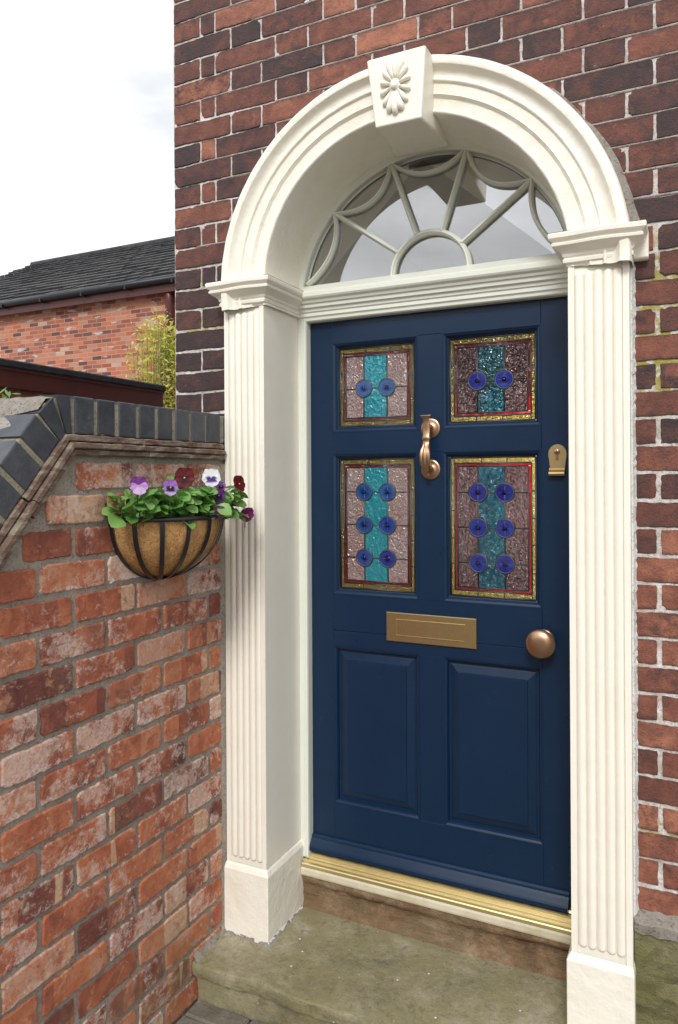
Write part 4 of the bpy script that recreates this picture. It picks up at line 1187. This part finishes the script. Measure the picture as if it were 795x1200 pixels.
def flower(parent, c, N, size, scheme, seed, up=(0, 0, 1)):
    size *= 1.0; c = Vector(c) + Vector((.016, -.012, .010))
    g_ = random.Random(seed)
    root_mb = MB(); c = Vector(c); Nn_ = Vector(N).normalized()
    # calyx and stalk
    root_mb.tube([c - Nn_*.002, c - Nn_*.012, c - Nn_*.016 - Vector((0, 0, .02)), c - Nn_*.018 - Vector((0, 0, .05))], [.003, .0022, .0018, .0016], 6)
    fl = build('flower', root_mb, M['stemgreen'], parent, recalc=False)
    top, mid, low, blotch = scheme
    def cf(base, bl, k):
        def f(t, q):
            if t < k*(1-.25*abs(q)): return bl
            e = g_.uniform(.88, 1.08); return tuple(min(1, x*e) for x in base)
        return f
    defs = [(-.55, top, 0, 1.0, .62, -.003), (.55, top, 0, 1.0, .62, -.0015), (-1.75, mid, .45 if blotch else 0, .92, .50, .0), (1.75, mid, .45 if blotch else 0, .92, .50, .001), (math.pi, low, .55 if blotch else 0, .95, .70, .0025)]
    for ang, cc, k, l_, w_, lift in defs:
        mb = MB(); petal_geo(mb, c, Nn_, up, ang + g_.uniform(-.08, .08), size*l_*.55, size*w_*.5, cf(cc, blotch or cc, k), lift=lift, rg_=g_)
        build('petal', mb, M['petal'], fl, recalc=False)
    mb = MB(); mb.lathe(c + Nn_*.002, [(.0025*size/.05, 0), (.002*size/.05, .002), (.0003, .003)], axis=tuple(Nn_), seg=8, pc=(.85, .62, .08, 1))
    build('eye', mb, M['petal'], fl, recalc=True)
def foliage(parent, cy, cx, spread, n, seed, zt=.105):
    n = int(n*1.8)
    g_ = random.Random(seed); mb = MB(); st_ = MB()
    for i in range(n):
        a = g_.uniform(0, 2*math.pi); rr_ = spread*math.sqrt(g_.random())
        bx, by = cx + rr_*math.cos(a)*.8, cy + rr_*math.sin(a)
        h = zt*g_.uniform(.05, 1.)*(1-.4*rr_/spread)
        bx = max(XG+.012, bx)
        # lean towards the light (+x, up)
        d = Vector((math.cos(a)*.7 + .55, math.sin(a)*.8, g_.uniform(-.25, .8)))
        b0_ = Vector((bx, by, 1.28 + h))
        L = g_.uniform(.038, .062)
        leaf_geo(mb, b0_, d, L, L*g_.uniform(.32, .46), g_.uniform(.1, .5), g_.random(), g_)
        if i % 2 == 0: st_.tube([(bx*.8+cx*.2, by*.8+cy*.2, 1.27), tuple(b0_)], [.0014, .001], 5)
    build('foliage', mb, M['leaf'], parent, recalc=False); build('stems', st_, M['stemgreen'], parent, recalc=False)
DR = (.13, .002, .008); LIL = (.46, .20, .62); PUR = (.16, .03, .22); WHT = (.82, .82, .84); DK = (.02, .004, .05); MAG = (.20, .012, .13)
PG = 'pansy plants in the wall basket'
def pansy(label, cy, cx, n, seed, flowers, spread=.075):
    p = thing('pansy_plant', label, 'plant', (cx, cy, 1.27), PG)
    foliage(p, cy, cx, spread, n, seed)
    for i, (c, N, s, sch) in enumerate(flowers): flower(p, c, N, s, sch, seed*10+i)
VIEW = Vector((1.4, -1.75, .15))
# flower centres measured on the picture
import_px = None
cam_loc = Vector((1.2959, -2.1083, 1.4034)); yaw, roll, FPX, SY = .4502, -.0055, 864.21, -41.4266
fwd = Vector((-math.sin(yaw), math.cos(yaw), 0)); rt0 = Vector((math.cos(yaw), math.sin(yaw), 0)); up0 = Vector((0, 0, 1))
rtv = rt0*math.cos(roll) + up0*math.sin(roll); upv = -rt0*math.sin(roll) + up0*math.cos(roll)
pansy('lilac and white pansy plant at the basket end furthest from the door', -.50, -.10, 34, 1,
      [((-.065, -.549, 1.372), (.75, -.55, .1), .050, ((.20, .03, .28), (.60, .32, .72), (.72, .50, .80), None)),
       ((-.022, -.470, 1.366), (.7, -.7, -.1), .044, (LIL, (.50, .25, .66), (.60, .45, .75), DK))])
pansy('pansy plant with the large dark red bloom facing out', -.40, -.08, 52, 2,
      [((-.050, -.372, 1.392), (.65, -.75, .05), .060, (DR, (.17, .003, .01), DR, (.04, .0, .004)))])
pansy('pansy plant with the white bloom blotched purple', -.29, -.08, 52, 3,
      [((-.035, -.262, 1.392), (.6, -.75, .25), .058, (WHT, WHT, (.80, .76, .84), (.05, .01, .20))),
       ((-.020, -.232, 1.366), (.55, -.7, -.2), .030, (LIL, (.34, .13, .60), LIL, DK))])
pansy('pansy plant with drooping dusky purple blooms over the basket rim', -.30, -.035, 30, 4,
      [((.012, -.290, 1.340), (.65, -.7, -.3), .042, (PUR, (.22, .05, .28), PUR, DK)),
       ((.018, -.300, 1.292), (.7, -.6, -.6), .042, ((.28, .10, .32), (.34, .14, .38), (.25, .08, .28), None))], .06)
pansy('pansy plant with dark red and magenta blooms nearest the door', -.19, -.075, 46, 5,
      [((-.020, -.135, 1.372), (.9, -.1, .1), .055, (DR, DR, (.15, .002, .01), None)),
       ((-.005, -.112, 1.275), (.8, -.5, -.4), .048, (MAG, (.25, .02, .17), MAG, None))])

# ================================================================== GROUND
def struct(name, mb, m, **k): o = build(name, mb, m, recalc=False); o['kind'] = 'structure'; return o
mb = MB(); mb.add([(-120, -120, ZG-.03), (120, -120, ZG-.03), (120, 120, ZG-.03), (-120, 120, ZG-.03)], [(0,1,2,3)]); struct('ground', mb, M['pavement'])
mb = MB(); r_ = random.Random(31)
# old setts and flags in front of the step
def slab(xa, xb, ya, yb, z=ZG, b=.006):
    mb.box(xa, xb, ya, yb, z-.06, z + r_.uniform(-.004, .003), b=b)
rows = [(-.162, -.235), (-.240, -.335)]
for (ya, yb) in rows:
    x = XG+.003
    while x < 2.4:
        L = .22 + r_.uniform(-.02, .03); slab(x, x+L, yb, ya); x += L+.008
y = -.342
while y > -3.6:
    h = .45; x = XG+.003
    while x < 2.6:
        L = r_.choice((.45, .6)); slab(x, x+L, y-h, y); x += L+.012
    y -= h+.012
struct('paving', mb, M['paving'])
mb = MB(); mb.add([(-60, -10.2, ZG-.10+.08), (60, -10.2, ZG-.02), (60, -5.2, ZG-.02), (-60, -5.2, ZG-.02)], [(0,1,2,3)]); struct('road', mb, M['asphalt'])
mb = MB(); mb.box(-60, 60, -5.2, -5.08, ZG-.1, ZG+.09, b=.01); mb.box(-60, 60, -10.32, -10.2, ZG-.1, ZG+.09, b=.01); struct('kerb', mb, M['pavement'])

# ================================================================== NEIGHBOURING HOUSE
nb = thing('neighbouring_house', 'orange brick house with a dark tiled roof beyond the garden wall', 'house', (-10, 8.4, ZG))
def far_brick():
    n = NT('far_orange_brick'); o = n.coord()
    g_ = n.sep(o); cmb = n.n('ShaderNodeCombineXYZ'); n.set(cmb.inputs[0], n.math('ADD', g_[0], g_[1])); n.set(cmb.inputs[1], g_[2])
    b = n.n('ShaderNodeTexBrick'); n.set(b.inputs['Vector'], cmb.outputs[0]); b.inputs['Scale'].default_value = 1.
    b.inputs['Brick Width'].default_value = .235; b.inputs['Row Height'].default_value = .078; b.inputs['Mortar Size'].default_value = .006; b.inputs['Mortar Smooth'].default_value = .2
    b.inputs['Color1'].default_value = (0, 0, 0, 1); b.inputs['Color2'].default_value = (1, 1, 1, 1); b.inputs['Mortar'].default_value = (.5, .5, .5, 1)
    rnd = b.outputs['Color']
    c = n.ramp(rnd, [(0, (.085, .05, .05)), (.12, (.21, .07, .05)), (.35, (.34, .105, .06)), (.7, (.46, .16, .08)), (.9, (.40, .20, .13)), (1, (.50, .36, .28))])
    # white-washed single bricks
    vor = n.noise(n.map(cmb.outputs[0], (4.3, 13., 1)), 1., 0, .5)
    c = n.mix(n.math('MULTIPLY', n.step(n.noise(n.map(cmb.outputs[0], (3., 12.8, 1.)), 1., 1., .5), .66, .69), .75), c, (.50, .50, .50))
    c = n.mix(b.outputs['Fac'], c, (.36, .28, .23))
    c = n.mix(n.math('MULTIPLY', n.step(n.noise(o, 1.2, 5, .6), .4, .65), .3), c, (.25, .12, .09))
    return n.pbr(c, .9, 0, n.bump(b.outputs['Fac'], -.5, .01), spec=.2)
M['far_brick'] = far_brick()
mb = MB(); mb.box(-14.35, -5.4, 8.4, 15.8, ZG, 4.82); mb.add([(-14.35, 8.4, 4.82), (-14.35, 15.8, 4.82), (-14.35, 12.1, 7.0)], [(0,1,2)])
build('wall', mb, M['far_brick'], nb, recalc=False)
def tilemat():
    n = NT('dark_interlocking_tile'); o = n.coord(); t = n.attr('tint', 'Color'); s = n.n('ShaderNodeSeparateColor'); n.set(s.inputs[0], t)
    c = n.mix(s.outputs[0], (.026, .026, .028), (.060, .058, .058)); a = n.noise(o, 6, 6, .7)
    c = n.mix(n.math('MULTIPLY', n.step(a, .55, .7), .5), c, (.10, .10, .085))
    return n.pbr(c, .8, 0, n.bump(n.noise(o, 40, 4), .4, .01), spec=.3)
M['tile'] = tilemat()
rt_ = MB(); r_ = random.Random(14)
e0 = Vector((0, 8.18, 4.87)); e1 = Vector((0, 12.1, 7.10)); sl = (e1-e0); Ls = sl.length; sd2 = sl.normalized(); nn2 = Vector((0, -sd2.z, sd2.y))
nr = 15
for r in range(nr):
    s0 = Ls*r/nr; s1 = Ls*(r+1)/nr + .06; x = -14.62 - .15*(r % 2)
    while x < -5.2:
        w = .33; l = r_.uniform(-.008, .008)
        xa, xb = x, x+w-.008
        pa = e0 + sd2*s0 + nn2*(.055+l); pb = e0 + sd2*s1 + nn2*(.018+l); pc = e0 + sd2*s0 + nn2*(.0)
        rt_.add([(xa, pa.y, pa.z), (xb, pa.y, pa.z), (xb, pb.y, pb.z), (xa, pb.y, pb.z), (xa, pc.y, pc.z), (xb, pc.y, pc.z)], [(0,1,2,3), (4,5,1,0)], 0, False, tint=(r_.random(), 0, 0, 1))
        x += w
rt_.add([(-14.65, 8.2, 4.83), (-5.2, 8.2, 4.83), (-5.2, 12.1, 7.05), (-14.65, 12.1, 7.05)], [(0,1,2,3)], 0, False, tint=(.2, 0, 0, 1))
rt_.add([(-14.65, 16.0, 4.83), (-5.2, 16.0, 4.83), (-5.2, 12.1, 7.06), (-14.65, 12.1, 7.06)], [(0,1,2,3)], 0, False, tint=(.2, 0, 0, 1))
rt_.add([(-14.62, 8.2, 4.80), (-14.62, 12.1, 7.03), (-14.62, 16, 4.80)], [(0,1,2)], 0, False, tint=(.2, 0, 0, 1))
x = -14.65
while x < -5.2:
    rt_.tube([(x, 12.1, 7.11), (x+.44, 12.1, 7.11)], .085, 10, tint=(r_.random(), 0, 0, 1)); x += .45
build('roof', rt_, M['tile'], nb, recalc=False)
mb = MB(); mb.tube([(-14.7, 8.16, 4.86), (-5.3, 8.16, 4.86)], .062, 10)
for k in range(9): mb.box(-14.2+k*1.05, -14.16+k*1.05, 8.10, 8.24, 4.78, 4.87)
build('gutter', mb, M['blackplastic'], nb, recalc=True)
mb = MB(); mb.box(-14.5, -5.3, 8.22, 8.26, 4.66, 4.83); build('fascia_board', mb, M['fascia'], nb, recalc=True)
mb = MB(); mb.tube([(-7.05, 8.30, 4.82), (-7.05, 8.32, 4.5), (-7.05, 8.32, ZG)], .075, 10); build('drainpipe', mb, M['fascia'], nb, recalc=True)

# flat-roofed outbuilding just over the wall
ob = thing('outbuilding', 'flat roofed outbuilding edge with maroon fascia and black felt behind the garden wall', 'outbuilding', (-2.5, 0, ZG))
mb = MB(); mb.box(-3.2, -1.56, -1.5, 1.20, ZG, 1.84); build('wall', mb, M['far_brick'], ob, recalc=False)
mb = MB(); mb.box(-3.3, -1.50, -1.6, 1.325, 1.815, 1.903, b=.003); mb.box(-3.29, -1.494, -1.59, 1.33, 1.893, 1.906, b=.002); build('fascia_board', mb, M['fascia'], ob, recalc=True)
mb = MB(); mb.box(-3.3, -1.488, -1.62, 1.338, 1.906, 1.942, b=.006); build('felt_roof', mb, M['felt'], ob, recalc=True)

# shrubs
def bush(name, label, cat, cx, cy, rx, ry, z0_, z1_, nst, nleaf, lsz, mat, seed, lean=0):
    t = thing(name, label, cat, (cx, cy, ZG)); g_ = random.Random(seed); st_ = MB(); lf = MB()
    per = nleaf//nst
    for i in range(nst):
        a = g_.uniform(0, 6.28); r = math.sqrt(g_.random())
        tx, ty = cx+rx*r*math.cos(a)+lean, cy+ry*r*math.sin(a); zt = z0_+(z1_-z0_)*(1-.45*r*g_.random())
        bx, by = cx+rx*.25*math.cos(a), cy+ry*.25*math.sin(a)
        pts = [(bx+(tx-bx)*k**1.4, by+(ty-by)*k**1.4, ZG+(zt-ZG)*k) for k in (0, .25, .5, .75, 1)]
        st_.tube(pts, [.012, .010, .008, .005, .002], 5)
        for j in range(per):
            k = max(.25, 1-g_.random()**1.3*.75)
            p = Vector((bx+(tx-bx)*k**1.4, by+(ty-by)*k**1.4, ZG+(zt-ZG)*k)) + Vector((g_.gauss(0, .06), g_.gauss(0, .06), g_.gauss(0, .05)))
            d = Vector((g_.uniform(-1, 1), g_.uniform(-1, 1), g_.uniform(-.2, 1))).normalized(); s = d.cross(Vector((g_.uniform(-1, 1), g_.uniform(-1, 1), g_.uniform(-1, 1)))).normalized()
            L = lsz*g_.uniform(.6, 1.3)
            lf.add([p, p+d*L*.5+s*L*.16, p+d*L, p+d*L*.5-s*L*.16], [(0,1,2,3)], 0, False, tint=(g_.random()**2, 0, 0, 1))
    build('stems', st_, M['bark'], t, recalc=False); build('foliage', lf, mat, t, recalc=False)
bush('bamboo_shrub', 'tall yellow green shrub in front of the orange brick house', 'shrub', -3.80, 4., .26, .3, 1.9, 3.05, 46, 5200, .065, M['bushleaf'], 5, .04)
bush('garden_shrub', 'small green shrub tip showing over the garden wall at the far left', 'shrub', -1.24, -.02, .12, .14, 1.45, 1.715, 14, 700, .05, M['leaf'], 6)

# houses across the street (they show in the glass and paint)
def opp(name, label, xa, xb, matw, seed):
    h = thing(name, label, 'house', ((xa+xb)/2, -22, ZG), 'houses across the street'); g_ = random.Random(seed)
    mb = MB(); mb.box(xa, xb, -28, -21.6, ZG, 5.2); build('wall', mb, matw, h, recalc=False)
    mb = MB(); mb.add([(xa-.1, -21.3, 5.1), (xb+.1, -21.3, 5.1), (xb+.1, -24.8, 7.4), (xa-.1, -24.8, 7.4), (xb+.1, -28.3, 5.1), (xa-.1, -28.3, 5.1)], [(0,1,2,3), (3,2,4,5), (0,3,5), (1,4,2)], tint=(.4, 0, 0, 1)); build('roof', mb, M['tile'], h, recalc=False)
    n = max(1, int((xb-xa)/2.3)); 
    for fl in (0, 1):
        for i in range(n):
            cx = xa + (xb-xa)*(i+.5)/n; z0_ = .5 + 2.6*fl
            if fl == 0 and i % 2 == 1:
                mb = MB(); mb.box(cx-.45, cx+.45, -21.62, -21.55, ZG+.1, 2.0, b=.01); build('door', mb, M['navy'], h, recalc=True); continue
            mb = MB(); mb.box(cx-.55, cx+.55, -21.64, -21.54, z0_, z0_+1.35, b=.01); w = build('window', mb, M['whiteframe'], h, recalc=True)
            mb = MB(); mb.box(cx-.48, cx-.02, -21.56, -21.53, z0_+.07, z0_+1.28); mb.box(cx+.02, cx+.48, -21.56, -21.53, z0_+.07, z0_+1.28); build('pane', mb, M['winglass'], w, recalc=True)
opp('terraced_house', 'cream rendered house across the street', -20, -5.6, M['rendered'], 1)
opp('terraced_house', 'red brick house across the street', -5.5, 6.5, M['far_brick'], 2)

# ================================================================== CAMERA
cam = bpy.data.cameras.new('camera'); co = bpy.data.objects.new('camera', cam); col.objects.link(co)
cam.sensor_fit = 'HORIZONTAL'; cam.sensor_width = 36; cam.lens = FPX/795*36; cam.shift_y = SY/795; cam.clip_end = 500; cam.clip_start = .05
co.matrix_world = Matrix(((rtv.x, upv.x, -fwd.x, cam_loc.x), (rtv.y, upv.y, -fwd.y, cam_loc.y), (rtv.z, upv.z, -fwd.z, cam_loc.z), (0, 0, 0, 1)))
sc.camera = co

# ================================================================== LIGHT
SUN_EL, SUN_AZ = R(40), R(168)      # azimuth clockwise from +y; the light comes from behind the camera, a little right
d_ = Vector((math.sin(SUN_AZ)*math.cos(SUN_EL), math.cos(SUN_AZ)*math.cos(SUN_EL), math.sin(SUN_EL)))
sun = bpy.data.lights.new('sun', 'SUN'); sun.energy = 1.65; sun.angle = R(16); sun.color = (1, .99, .975)
so_ = bpy.data.objects.new('sun', sun); col.objects.link(so_); so_.rotation_euler = d_.to_track_quat('Z', 'Y').to_euler()
w = bpy.data.worlds.new('World'); sc.world = w; w.use_nodes = True; t = w.node_tree; t.nodes.clear()
wo = t.nodes.new('ShaderNodeOutputWorld'); bg = t.nodes.new('ShaderNodeBackground'); bg.inputs[1].default_value = .15
sky = t.nodes.new('ShaderNodeTexSky'); sky.sky_type = 'NISHITA'; sky.sun_disc = False; sky.sun_elevation = SUN_EL; sky.sun_rotation = SUN_AZ
tc = t.nodes.new('ShaderNodeTexCoord')
def wn(scale, loc, detail, st0, st1, zs=2.2):
    m = t.nodes.new('ShaderNodeMapping'); m.inputs['Scale'].default_value = (1, 1, zs); m.inputs['Location'].default_value = loc; t.links.new(tc.outputs['Generated'], m.inputs[0])
    n = t.nodes.new('ShaderNodeTexNoise'); n.inputs['Scale'].default_value = scale; n.inputs['Detail'].default_value = detail; n.inputs['Distortion'].default_value = .3; t.links.new(m.outputs[0], n.inputs['Vector'])
    r = t.nodes.new('ShaderNodeValToRGB'); r.color_ramp.elements[0].position = st0; r.color_ramp.elements[1].position = st1; t.links.new(n.outputs[0], r.inputs[0]); return r.outputs[0]
m1 = t.nodes.new('ShaderNodeMix'); m1.data_type = 'RGBA'      # cloud brightness
t.links.new(wn(2.6, (3.1, .4, 1.), 5, .34, .64), m1.inputs[0]); m1.inputs[6].default_value = (4.1, 4.25, 4.45, 1); m1.inputs[7].default_value = (8.6, 8.75, 9.0, 1)
m2 = t.nodes.new('ShaderNodeMix'); m2.data_type = 'RGBA'
sx_ = t.nodes.new('ShaderNodeSeparateXYZ'); t.links.new(tc.outputs['Generated'], sx_.inputs[0])
mr = t.nodes.new('ShaderNodeMapRange'); t.links.new(sx_.outputs[1], mr.inputs[0]); mr.inputs[1].default_value = -.95; mr.inputs[2].default_value = -.45; mr.inputs[3].default_value = -.13; mr.inputs[4].default_value = .0
ad = t.nodes.new('ShaderNodeMath'); ad.operation = 'ADD'
mA = t.nodes.new('ShaderNodeMapping'); mA.inputs['Scale'].default_value = (1, 1, 2.2); mA.inputs['Location'].default_value = (.2, 5.1, 2.); t.links.new(tc.outputs['Generated'], mA.inputs[0])
nA = t.nodes.new('ShaderNodeTexNoise'); nA.inputs['Scale'].default_value = 1.7; nA.inputs['Detail'].default_value = 6; nA.inputs['Distortion'].default_value = .3; t.links.new(mA.outputs[0], nA.inputs['Vector'])
t.links.new(nA.outputs[0], ad.inputs[0]); t.links.new(mr.outputs[0], ad.inputs[1])
rA = t.nodes.new('ShaderNodeValToRGB'); rA.color_ramp.elements[0].position = .12; rA.color_ramp.elements[1].position = .29; t.links.new(ad.outputs[0], rA.inputs[0])
t.links.new(rA.outputs[0], m2.inputs[0]); t.links.new(sky.outputs[0], m2.inputs[6]); t.links.new(m1.outputs[2], m2.inputs[7])
t.links.new(m2.outputs[2], bg.inputs[0]); t.links.new(bg.outputs[0], wo.inputs[0])

sc.view_settings.view_transform = 'Standard'; sc.view_settings.look = 'None'; sc.view_settings.exposure = .52; sc.view_settings.gamma = 1
sc.render.engine = 'CYCLES'; sc.cycles.use_denoising = True; sc.cycles.max_bounces = 8; sc.cycles.diffuse_bounces = 4; sc.cycles.glossy_bounces = 4
sc.cycles.caustics_reflective = False; sc.cycles.caustics_refractive = False; sc.cycles.use_adaptive_sampling = True
